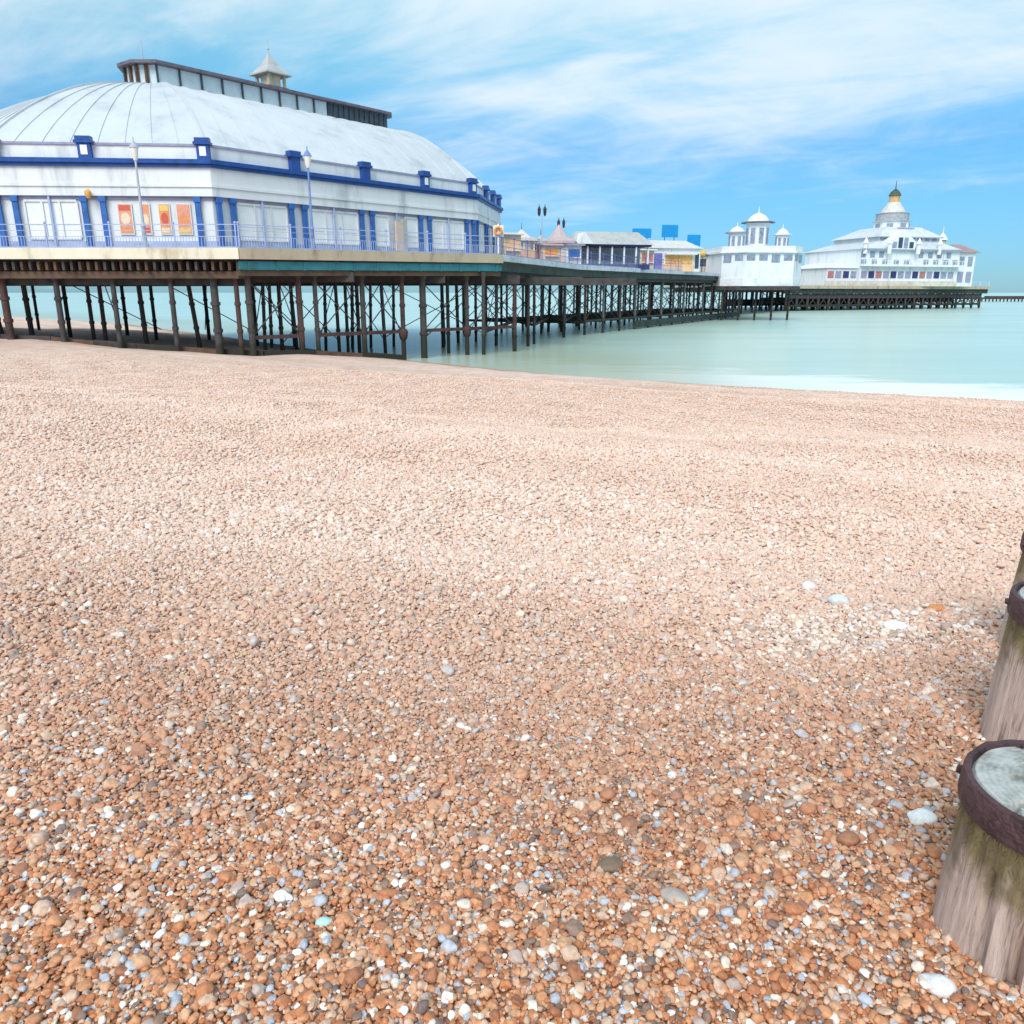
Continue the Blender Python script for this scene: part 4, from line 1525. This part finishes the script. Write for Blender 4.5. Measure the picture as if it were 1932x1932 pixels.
# ------------------------------------------------------------------ white kiosk with three turrets
c = at(1419, 500, 125)
kio = thing('turreted_kiosk', (c.x, 125, 4.9), 'white kiosk with three domed turrets standing out from the side of the pier', 'kiosk', rz=R(6))
KW = 6.1
oct_ = [(-KW, -3.6), (-KW + 2.4, -6.2), (KW - 2.4, -6.2), (KW, -3.6), (KW, 4.5), (-KW, 4.5)]
MB().prism(oct_, 0, 4.6).build('wall', WHITE, kio)
MB().ring(offset(oct_, .003), offset(oct_, .10), .02, 1.1).build('skirt', OFFW, kio)
MB().ring(offset(oct_, -.2), offset(oct_, .35), 4.603, 4.85).build('cornice', WHITE, kio)
MB().ring(offset(oct_, -.2), offset(oct_, .05), 4.853, 5.55).build('parapet', OFFW, kio)
for i in range(5):
    p, q = Vector(oct_[i]), Vector(oct_[(i + 1) % 6])
    L = (q - p).length
    d = (q - p) / L
    n_ = Vector((d.y, -d.x))
    k = max(1, round(L / 1.9))
    for j in range(k):
        a = p + d * (L * (j + .5) / k)
        w = min(.62, L / k * .34)
        pts = [a - d * w + n_ * .003, a + d * w + n_ * .003, a + d * w + n_ * .07, a - d * w + n_ * .07]
        z0 = 3.55 if (i + j) % 3 else 3.3
        MB().hexa([(x.x, x.y, z0) for x in (pts[0], pts[3], pts[2], pts[1])][::-1], [(x.x, x.y, 4.35) for x in (pts[0], pts[3], pts[2], pts[1])][::-1]).build(
            'window', mat('grey_pane', (.26, .30, .40), .2, .3, 2) if (i + j) == 0 else MATS['grey_pane'], kio)


def turret(cx, cy, z0, r, h, dome, parent, capm, drum=WHITE):
    t = MB().lathe(cx, cy, [(r * 1.1, z0), (r * 1.1, z0 + h * .12), (r, z0 + h * .14), (r, z0 + h), (r * 1.25, z0 + h * 1.02)], 8, R(22.5)).build('turret', drum, parent)
    for k in range(8):
        a = R(45 * k)
        rr0 = r * .93
        x, y = cx + rr0 * math.cos(a), cy + rr0 * math.sin(a)
        tx, ty = -math.sin(a) * r * .2, math.cos(a) * r * .2
        nx, ny = math.cos(a) * .05, math.sin(a) * .05
        q = [(x - tx, y - ty), (x + nx - tx, y + ny - ty), (x + nx + tx, y + ny + ty), (x + tx, y + ty)]
        MB().hexa([(a_, b_, z0 + h * .3) for a_, b_ in q], [(a_, b_, z0 + h * .85) for a_, b_ in q]).build('window', MATS['grey_pane'], t)
    zr = z0 + h * 1.03
    MB().lathe(cx, cy, [(r * 1.45, zr), (r * 1.45, zr + .18), (r * 1.0, zr + .2)], 8, R(22.5)).build('cap', capm, t)
    MB().lathe(cx, cy, [(r * .95, zr + .203), (r * .92, zr + dome * .35), (r * .6, zr + dome * .72), (r * .2, zr + dome * .95), (.07, zr + dome), (.06, zr + dome + .25 * dome), (.02, zr + dome * 1.6)], 16).build('dome', WHITE, t, smooth=True)
    return t


turret(-4.0, -3.3, 4.9, 1.15, 2.4, 1.0, kio, MAUVE)
turret(-.2, -1.5, 4.9, 1.65, 3.9, 1.5, kio, SLATE)
turret(2.9, -3.3, 4.9, .95, 2.2, 1.0, kio, OFFW)
for k in range(5):
    x = -5.2 + k * 2.6
    pl_ = Vector((c.x + x, 121 + .4 * k, 4.7))
    pile(pl_, .2, IRON)
MB().prism([(x * 1.03 + c.x, y * 1.03 + 125) for x, y in oct_], 4.35, 4.89).build('platform_beam', IRON, pier, world=True)

# ------------------------------------------------------------------ theatre at the pier head
th = thing('pier_theatre', (96.6, 213, 5.5), 'white pavilion theatre with a stepped dome at the seaward end of the pier', 'theatre', rz=R(16))
MB().box(-16.0, 13.0, -10, 12, 0, 8.6).build('wall', WHITE, th)
MB().box(-24.5, -16.003, -9, 9, 0, 4.2).build('side_wing', WHITE, th)
MB().add([(-25, -9.5, 4.203), (-16.003, -9.5, 4.203), (-16.003, 9.5, 4.203), (-25, 9.5, 4.203), (-21, 0, 5.6), (-16.003, 0, 5.6)],
         [(3, 2, 1, 0), (0, 1, 5, 4), (2, 3, 4, 5), (3, 0, 4), (1, 2, 5)]).build('wing_roof', OFFW, th)
MB().box(-16.2, 13.4, -11.4, -10.003, 4.62, 5.0).build('balcony', WHITE, th)
shop_m = [SHOPRED, NAVY, MAUVE, MATS['grey_pane'], NAVY, MAUVE]
for k in range(17):
    x = -24.2 + k * 2.15
    y = -9.003 if x < -16.5 else -10.003
    MB().box(x, x + 1.6, y - .1, y, 1.9, 3.5).build('shop_window', shop_m[(k * 5) % 6], th)
MB().box(-25.6, 13.1, -10.35, -10.12, .02, 1.2).build('dado', mat('cream_dado', (.62, .56, .50), .7, .15, 1), th)
tr_ = MB()
hv = [(-16.5, -10.6, 8.603), (13.4, -10.6, 8.603), (13.4, 12.4, 8.603), (-16.5, 12.4, 8.603)]
def quad(x0, x1, y0, y1, z):
    return [(x0, y0, z), (x1, y0, z), (x1, y1, z), (x0, y1, z)]


tiers = [hv, quad(-9.6, 8.6, -7.4, 9.2, 10.7), quad(-9.6, 8.6, -7.4, 9.2, 11.6), quad(-10.3, 9.3, -8.1, 9.9, 11.65), quad(-5.2, 5.0, -4.8, 5.0, 14.2)]
tr_.add(sum(tiers, []), [(3, 2, 1, 0), (16, 17, 18, 19)] + [(4 * o + i, 4 * o + (i + 1) % 4, 4 * o + 4 + (i + 1) % 4, 4 * o + 4 + i) for o in range(4) for i in range(4)])
tr_.build('roof', ROOFM, th)
for k in range(8):
    x = -9.0 + k * 2.2
    if not -9 < x < -1:
        MB().box(x, x + 1.3, -7.5, -7.403, 10.85, 11.5).build('window', MATS['grey_pane'], th)
for y_, a_, b_ in ((-10.75, -16.6, 13.5), (12.55, -16.6, 13.5)):
    MB().box(a_, b_, y_ - .12, y_ + .12, 8.35, 8.72).build('eaves_trim', MAUVE, th)
MB().bar((-10.3, -8.12, 11.62), (9.3, -8.12, 11.62), .2, .25).build('eaves_trim', LEAD, th)
bal = MB()
for k in range(30):
    bal.box(-16.1 + k, -16.0 + k, -11.35, -11.25, 5.003, 5.9)
bal.box(-16.2, 13.4, -11.36, -11.24, 5.903, 6.0).build('balustrade', OFFW, th)
# front gable with its windows
ga = MB().add([(-8.6, -10.9, 8.61), (-1.6, -10.9, 8.61), (-1.6, -10.9, 10.4), (-5.1, -10.9, 13.2), (-8.6, -10.9, 10.4),
               (-8.6, -3.5, 8.61), (-1.6, -3.5, 8.61), (-1.6, -3.5, 10.4), (-5.1, -3.5, 13.2), (-8.6, -3.5, 10.4)],
              [(0, 1, 2, 3, 4), (9, 8, 7, 6, 5), (0, 5, 6, 1), (1, 6, 7, 2), (2, 7, 8, 3), (3, 8, 9, 4), (4, 9, 5, 0)]).build('gable', WHITE, th)
for k in range(4):
    x = -8.2 + k * 1.62
    MB().box(x, x + 1.15, -11.0, -10.903, 8.9, 10.3 + (1.0 if k in (1, 2) else 0)).build('window', DARKGL if k % 2 else MATS['grey_pane'], ga)
for x in (-16.2, -13.6, -11.0, 0.6, 3.4, 6.2, 9.0):
    MB().box(x, x + 1.3, -10.1, -10.003, 6.7, 8.0).build('window', MATS['grey_pane'], th)
for x in (2.2, 5.2, 8.2, 11.0):
    MB().box(x, x + 1.5, -10.1, -10.003, 5.25, 6.3).build('window', MATS['grey_pane'], th)
for x in (-16.0, -13.0, -10.0, -6.5, -3.5):
    MB().box(x, x + 1.5, -10.1, -10.003, 5.25, 6.2).build('window', MATS['grey_pane'], th)
# stepped dome
MB().lathe(0, 0, [(6.0, 13.6), (6.0, 14.0), (5.2, 14.15)], 8, R(22.5)).build('dome_kerb', MAUVE, th)
dr = MB().lathe(0, 0, [(4.4, 13.8), (4.4, 15.7), (5.0, 15.8)], 8, R(22.5)).build('drum', WHITE, th)
for k in range(8):
    a = R(45 * k)
    x, y = 4.09 * math.cos(a), 4.09 * math.sin(a)
    tx, ty = -math.sin(a) * .75, math.cos(a) * .75
    nx, ny = math.cos(a) * .1, math.sin(a) * .1
    q = [(x - tx, y - ty), (x + nx - tx, y + ny - ty), (x + nx + tx, y + ny + ty), (x + tx, y + ty)]
    MB().hexa([(a_, b_, 14.35) for a_, b_ in q], [(a_, b_, 15.2) for a_, b_ in q]).build('window', MATS['grey_pane'], dr)
MB().lathe(0, 0, [(3.9, 15.81), (3.9, 17.6), (4.1, 17.7), (3.3, 17.9)], 16).build('dome_band', LEAD, th, smooth=True)
MB().lathe(0, 0, [(3.0, 17.91), (2.5, 18.9), (1.8, 19.8), (1.5, 20.4), (1.3, 20.45)], 20).build('dome', mat('grey_tan_dome', (.60, .58, .56), .55, .12, 1.2), th, smooth=True)
ln = MB().lathe(0, 0, [(1.3, 20.46), (1.2, 22.0)], 8).build('dome_lantern', mat('ochre_paint', (.62, .36, .17), .6, .15, 2), th)
MB().lathe(0, 0, [(1.55, 22.01), (1.1, 22.9), (.3, 23.6), (.14, 23.7), (.05, 25.6)], 10).build('dome_cap', mat('dark_green_copper', (.06, .09, .07), .6, .2, 2), ln, smooth=True)
# right-hand tower with brown roof and a small ochre turret
tw = MB().box(13.003, 19.0, -9.0, 4.0, 0, 8.2).build('tower', WHITE, th)
MB().taper(16.0, -2.5, 8.203, 10.3, 3.9, 7.3, 1.2, 3.0).build('tower_roof', BRICKR, tw)
for x in (14.2, 16.8):
    MB().box(x, x + 1.4, -9.1, -9.003, 4.9, 7.2).build('window', MATS['grey_pane'], tw)
    MB().box(x, x + 1.6, -9.1, -9.003, 1.0, 3.6).build('shop_window', MAUVE, tw)
tt = MB().lathe(10.8, -6.0, [(1.0, 7.5), (.9, 11.2), (1.2, 11.25)], 8).build('corner_turret', TANP, th)
MB().lathe(10.8, -6.0, [(1.3, 11.26), (.8, 12.2), (.1, 13.0), (.04, 14.5)], 8).build('cap', WHITE, tt)
for x, y in ((-15.5, -10.4), (-9.3, -11.3), (-.9, -11.3), (6.0, -10.6)):
    MB().lathe(x, y, [(.5, 7.5), (.5, 9.8), (.75, 9.85), (.08, 11.2)], 8).build('pinnacle', OFFW, th)

# low dark landing stage beyond the pier head
ls = thing('landing_stage', (at(1885, 568, 372).x, 372, 0), 'low dark landing stage far out in the sea at the right', 'landing stage', rz=R(-4))
MB().box(-19, 15.0, -2, 2, 1.1, 1.9).build('deck', IRON, ls)
MB().box(-6, 11.0, -1.6, 1.6, 1.903, 2.5).build('rail', RUST, ls)
for k in range(11):
    x = -18 + k * 3.2
    for y in (-1.6, 1.6):
        MB().tube((x, y, -1.5), (x, y, 1.099), .3, .3, 8).build('pile', IRON, ls)

# ------------------------------------------------------------------ groyne posts in the foreground
def wood_mats():
    m = bpy.data.materials.new('weathered_post')
    m.use_nodes = True
    nd, lk = m.node_tree.nodes, m.node_tree.links
    b = nd['Principled BSDF']
    b.inputs['Roughness'].default_value = .85
    tc = N(nd, 'ShaderNodeTexCoord')
    mp = N(nd, 'ShaderNodeMapping')
    mp.inputs['Scale'].default_value = (1, 1, .07)
    lk.new(tc.outputs['Object'], mp.inputs[0])
    t = N(nd, 'ShaderNodeTexNoise')
    t.inputs['Scale'].default_value = 48
    t.inputs['Detail'].default_value = 9
    t.inputs['Roughness'].default_value = .7
    lk.new(mp.outputs[0], t.inputs['Vector'])
    r = N(nd, 'ShaderNodeValToRGB')
    r.color_ramp.elements[0].position, r.color_ramp.elements[0].color = .30, (.13, .075, .055, 1)
    r.color_ramp.elements[1].position, r.color_ramp.elements[1].color = .68, (.73, .56, .485, 1)
    r.color_ramp.elements.new(.46).color = (.54, .40, .345, 1)
    lk.new(t.outputs['Fac'], r.inputs[0])
    # olive weed clinging below the band
    sp = N(nd, 'ShaderNodeSeparateXYZ')
    lk.new(tc.outputs['Object'], sp.inputs[0])
    t2 = N(nd, 'ShaderNodeTexNoise')
    t2.inputs['Scale'].default_value = 13
    t2.inputs['Detail'].default_value = 6
    lk.new(tc.outputs['Object'], t2.inputs['Vector'])
    ma = N(nd, 'ShaderNodeMath', operation='MULTIPLY_ADD')
    lk.new(t2.outputs['Fac'], ma.inputs[0])
    ma.inputs[1].default_value = .34
    lk.new(sp.outputs[2], ma.inputs[2])
    mr = N(nd, 'ShaderNodeMapRange', interpolation_type='SMOOTHSTEP')
    mr.inputs['From Min'].default_value = .50
    mr.inputs['From Max'].default_value = .64
    mr.inputs['To Max'].default_value = .85
    lk.new(ma.outputs[0], mr.inputs['Value'])
    r3 = N(nd, 'ShaderNodeValToRGB')
    r3.color_ramp.elements[0].position, r3.color_ramp.elements[0].color = .35, (.075, .05, .02, 1)
    r3.color_ramp.elements[1].position, r3.color_ramp.elements[1].color = .62, (.29, .225, .085, 1)
    t4 = N(nd, 'ShaderNodeTexNoise')
    t4.inputs['Scale'].default_value = 30
    t4.inputs['Detail'].default_value = 8
    lk.new(mp.outputs[0], t4.inputs['Vector'])
    lk.new(t4.outputs['Fac'], r3.inputs[0])
    mx = N(nd, 'ShaderNodeMix', data_type='RGBA')
    lk.new(mr.outputs[0], mx.inputs[0])
    lk.new(r.outputs[0], mx.inputs[6])
    lk.new(r3.outputs[0], mx.inputs[7])
    lk.new(mx.outputs[2], b.inputs['Base Color'])
    bp = N(nd, 'ShaderNodeBump')
    bp.inputs['Strength'].default_value = 1.0
    bp.inputs['Distance'].default_value = .014
    lk.new(t.outputs['Fac'], bp.inputs['Height'])
    lk.new(bp.outputs[0], b.inputs['Normal'])
    m2 = bpy.data.materials.new('end_grain')
    m2.use_nodes = True
    nd, lk = m2.node_tree.nodes, m2.node_tree.links
    b = nd['Principled BSDF']
    b.inputs['Roughness'].default_value = .8
    tc = N(nd, 'ShaderNodeTexCoord')
    w = N(nd, 'ShaderNodeTexWave', wave_type='RINGS', rings_direction='Z')
    w.inputs['Scale'].default_value = 22
    w.inputs['Distortion'].default_value = 3.0
    w.inputs['Detail'].default_value = 4
    lk.new(tc.outputs['Object'], w.inputs['Vector'])
    t = N(nd, 'ShaderNodeTexNoise')
    t.inputs['Scale'].default_value = 14
    t.inputs['Detail'].default_value = 8
    t.inputs['Roughness'].default_value = .7
    lk.new(tc.outputs['Object'], t.inputs['Vector'])
    ad = N(nd, 'ShaderNodeMath', operation='MULTIPLY_ADD')
    lk.new(w.outputs['Fac'], ad.inputs[0])
    ad.inputs[1].default_value = .045
    lk.new(t.outputs['Fac'], ad.inputs[2])
    r = N(nd, 'ShaderNodeValToRGB')
    r.color_ramp.elements[0].position, r.color_ramp.elements[0].color = .38, (.20, .19, .16, 1)
    r.color_ramp.elements[1].position, r.color_ramp.elements[1].color = .80, (.60, .61, .60, 1)
    r.color_ramp.elements.new(.56).color = (.42, .43, .42, 1)
    lk.new(ad.outputs[0], r.inputs[0])
    lk.new(r.outputs[0], b.inputs['Base Color'])
    bp = N(nd, 'ShaderNodeBump')
    bp.inputs['Strength'].default_value = .6
    bp.inputs['Distance'].default_value = .008
    lk.new(ad.outputs[0], bp.inputs['Height'])
    lk.new(bp.outputs[0], b.inputs['Normal'])
    return m, m2


POSTM, ENDM = wood_mats()
BAND = mat('rusted_band', (.085, .045, .050), .65, .35, 14, metal=.2, dirt=(.03, .018, .022), bump=.6, bscale=50)
WEED = mat('olive_weed', (.15, .115, .045), .9, .4, 25, dirt=(.06, .04, .015))
post_labels = ['thick weathered groyne post with iron band and olive weed, nearest the camera',
               'weathered groyne post behind the nearest one, with a dark banded top at the right edge',
               'dark groyne post farthest back in the row, barely showing at the right edge']
tops_z = [2.885, 2.99, 2.925]


def groyne_post(k):
    cx, cy = GROYNE[k]
    zt = tops_z[k]
    zb = zt - .62
    r0 = .198
    t = thing('groyne_post', (cx, cy, zb), post_labels[k], 'post', 'groyne posts at the right edge')
    H = zt - zb
    n, rows = 72, 26
    vs, fs = [], []
    cracks = [(R(200 + 37 * k), .05, .03), (R(262 - 20 * k), .035, .04), (R(150), .03, .03), (R(310), .04, .03), (R(222), .03, .05)]
    for i in range(rows + 1):
        z = -.35 + (H - .005 + .35) * i / rows
        for j in range(n):
            a = 2 * math.pi * j / n
            r = r0 * (1.0 + .23 * (1 - min(1, (max(z, -.1) + .1) / (H + .02)))) + .008 * noise.noise(Vector((math.cos(a) * 3 + k, math.sin(a) * 3, z * 2))) + \
                .004 * noise.noise(Vector((math.cos(a) * 14, math.sin(a) * 14 + k, z * 5)))
            for ca, wd, dp in cracks:
                da = abs((a - ca - .05 * math.sin(z * 7) + math.pi) % (2 * math.pi) - math.pi)
                if da < wd * 1.6:
                    r -= dp * (1 - da / (wd * 1.6)) * (1 if z < H * .72 else .25)
            vs.append((r * math.cos(a), r * math.sin(a), z))
    for i in range(rows):
        for j in range(n):
            fs.append((i * n + j, i * n + (j + 1) % n, (i + 1) * n + (j + 1) % n, (i + 1) * n + j))
    MB().add(vs, fs).build('timber', POSTM, t, smooth=True)
    # end grain: worn, slightly domed top with splits
    vs, fs = [], []
    rings = 22
    n = 160
    for i in range(rings + 1):
        rr0 = .192 * i / rings
        for j in range(n):
            a = 2 * math.pi * j / n
            z = H + .012 * (1 - (i / rings) ** 2) + .004 * noise.noise(Vector((rr0 * math.cos(a) * 18, rr0 * math.sin(a) * 18, k)))
            for ca, r_lo in ((R(215 + 31 * k), .03), (R(98 + 17 * k), .05), (R(330), .06), (R(265), .09)):
                da = abs((a - ca - .25 * math.sin(rr0 * 30) + math.pi) % (2 * math.pi) - math.pi) * rr0
                if rr0 > r_lo and da < .011:
                    z -= .034 * (1 - da / .011)
            vs.append((rr0 * math.cos(a), rr0 * math.sin(a), z - (.012 if i == rings else 0)))
    for i in range(rings):
        for j in range(n):
            fs.append((i * n + j, i * n + (j + 1) % n, (i + 1) * n + (j + 1) % n, (i + 1) * n + j))
    MB().add(vs, fs).build('end_grain', ENDM, t, smooth=True)
    bz0, bz1 = H - .078, H + .004
    n = 72
    for q in range(6):
        a = R(20 + 60 * q + 13 * k)
        b0 = Vector((.207 * math.cos(a), .207 * math.sin(a), H - .036))
        MB().tube(b0, b0 + Vector((math.cos(a), math.sin(a), 0)) * .016, .013, .010, 8).build('bolt', BAND, t)
    bd = MB()
    prof = [(.196, bz0), (.210, bz0 + .004), (.213, bz0 + .02), (.212, bz1 - .015), (.208, bz1), (.194, bz1 + .001), (.190, bz1 - .02)]
    bv, bf = [], []
    for (pr, pz) in prof:
        for j in range(n):
            a = 2 * math.pi * j / n
            w = .004 * noise.noise(Vector((math.cos(a) * 6, math.sin(a) * 6, pz * 25 + k)))
            bv.append(((pr + w) * math.cos(a), (pr + w) * math.sin(a), pz + w))
    for i in range(len(prof) - 1):
        for j in range(n):
            bf.append((i * n + j, i * n + (j + 1) % n, (i + 1) * n + (j + 1) % n, (i + 1) * n + j))
    bd.add(bv, bf).build('iron_band', BAND, t, smooth=True)
    # tufts of weed hanging from under the band
    wd = MB()
    rnd = random.Random(40 + k)
    for _ in range(900):
        a = rnd.uniform(0, 2 * math.pi)
        z = bz0 + .01 - abs(rnd.gauss(0, .045))
        ln_ = rnd.uniform(.008, .026)
        da = rnd.uniform(-.10, .10)
        w = rnd.uniform(.0006, .0016)
        r1, r2 = r0 * 1.02, r0 * 1.03 + rnd.uniform(.002, .010)
        p = Vector((r1 * math.cos(a), r1 * math.sin(a), z))
        q = Vector((r2 * math.cos(a + da), r2 * math.sin(a + da), z - ln_))
        s = Vector((-math.sin(a), math.cos(a), 0)) * w
        wd.add([p - s, p + s, q + s * .4, q - s * .4], [(0, 1, 2, 3)])
    o = wd.build('weed', WEED, t)
    o['kind'] = 'stuff'
    return t


for k in range(3):
    groyne_post(k)


# ------------------------------------------------------------------ single large stones and bits of litter that stand out
def stone(px, py, w, label, col, name='stone', cat='stone', flat=.55, yaw=0.0, gloss=.6):
    lo, hi = .8, 60
    for _ in range(50):
        mid = (lo + hi) / 2
        c = at(px, py, mid)
        if c.z > gz(c.x, c.y):
            lo = mid
        else:
            hi = mid
    c = at(px, py, lo)
    mb = MB()
    n, m = 18, 11
    vs, fs = [], []
    sd_ = random.uniform(0, 50)
    for i in range(m + 1):
        a = math.pi * i / m
        for k in range(n):
            b = 2 * math.pi * k / n
            v = Vector((math.sin(a) * math.cos(b), math.sin(a) * math.sin(b), -math.cos(a)))
            f = 1 + .24 * noise.noise(v * 1.0 + Vector((sd_, 0, 0)))
            x, y, z = v.x * w / 2 * f, v.y * w / 2 * .68 * f, v.z * w / 2 * flat * f
            vs.append((x * math.cos(yaw) - y * math.sin(yaw), x * math.sin(yaw) + y * math.cos(yaw), z))
    for i in range(m):
        for k in range(n):
            fs.append((i * n + k, i * n + (k + 1) % n, (i + 1) * n + (k + 1) % n, (i + 1) * n + k))
    o = mb.add(vs, fs).build(name, mat('stone_' + str(len(MATS)), col, gloss, .15, 25, bump=.2, bscale=60), smooth=True)
    o.location = (c.x, c.y, c.z + w * .5 * flat * .75)
    tag(o, label, cat, 'single stones lying on the shingle' if name == 'stone' else None)
    return o


stone(1738, 1552, .085, 'smooth white stone lying left of the nearest groyne post', (.82, .83, .84), yaw=-.3)
stone(1580, 1140, .13, 'pale bluish grey stone in the whitish patch of shingle at right', (.62, .68, .72), yaw=.2)
stone(1690, 1190, .12, 'white stone on the right-hand end of the whitish patch', (.82, .82, .82), yaw=-.5)
stone(1525, 1112, .12, 'off-white stone at the left end of the whitish patch', (.74, .72, .70), yaw=.6)
stone(1765, 1155, .10, 'orange-brown stone right of the whitish patch', (.60, .26, .10), yaw=.1)
stone(612, 1745, .045, 'pale turquoise glassy pebble near the bottom left of centre', (.45, .78, .84), yaw=.2, gloss=.2)
stone(1090, 1874, .030, 'small mint green pebble at the bottom of the beach', (.25, .72, .50), yaw=.8, gloss=.25)
stone(650, 1731, .026, 'tiny crimson red pebble beside the turquoise one', (.62, .04, .10), gloss=.3)
stone(1150, 1640, .085, 'dark brown weathered lump of stone on the lower beach', (.20, .14, .10), yaw=.4, flat=.4)
stone(1275, 1700, .085, 'long grey-brown stone right of the dark brown lump', (.44, .37, .33), yaw=-.7, flat=.4)
stone(1770, 1868, .075, 'pale lilac grey stone near the bottom right corner', (.70, .69, .72), yaw=-.6)
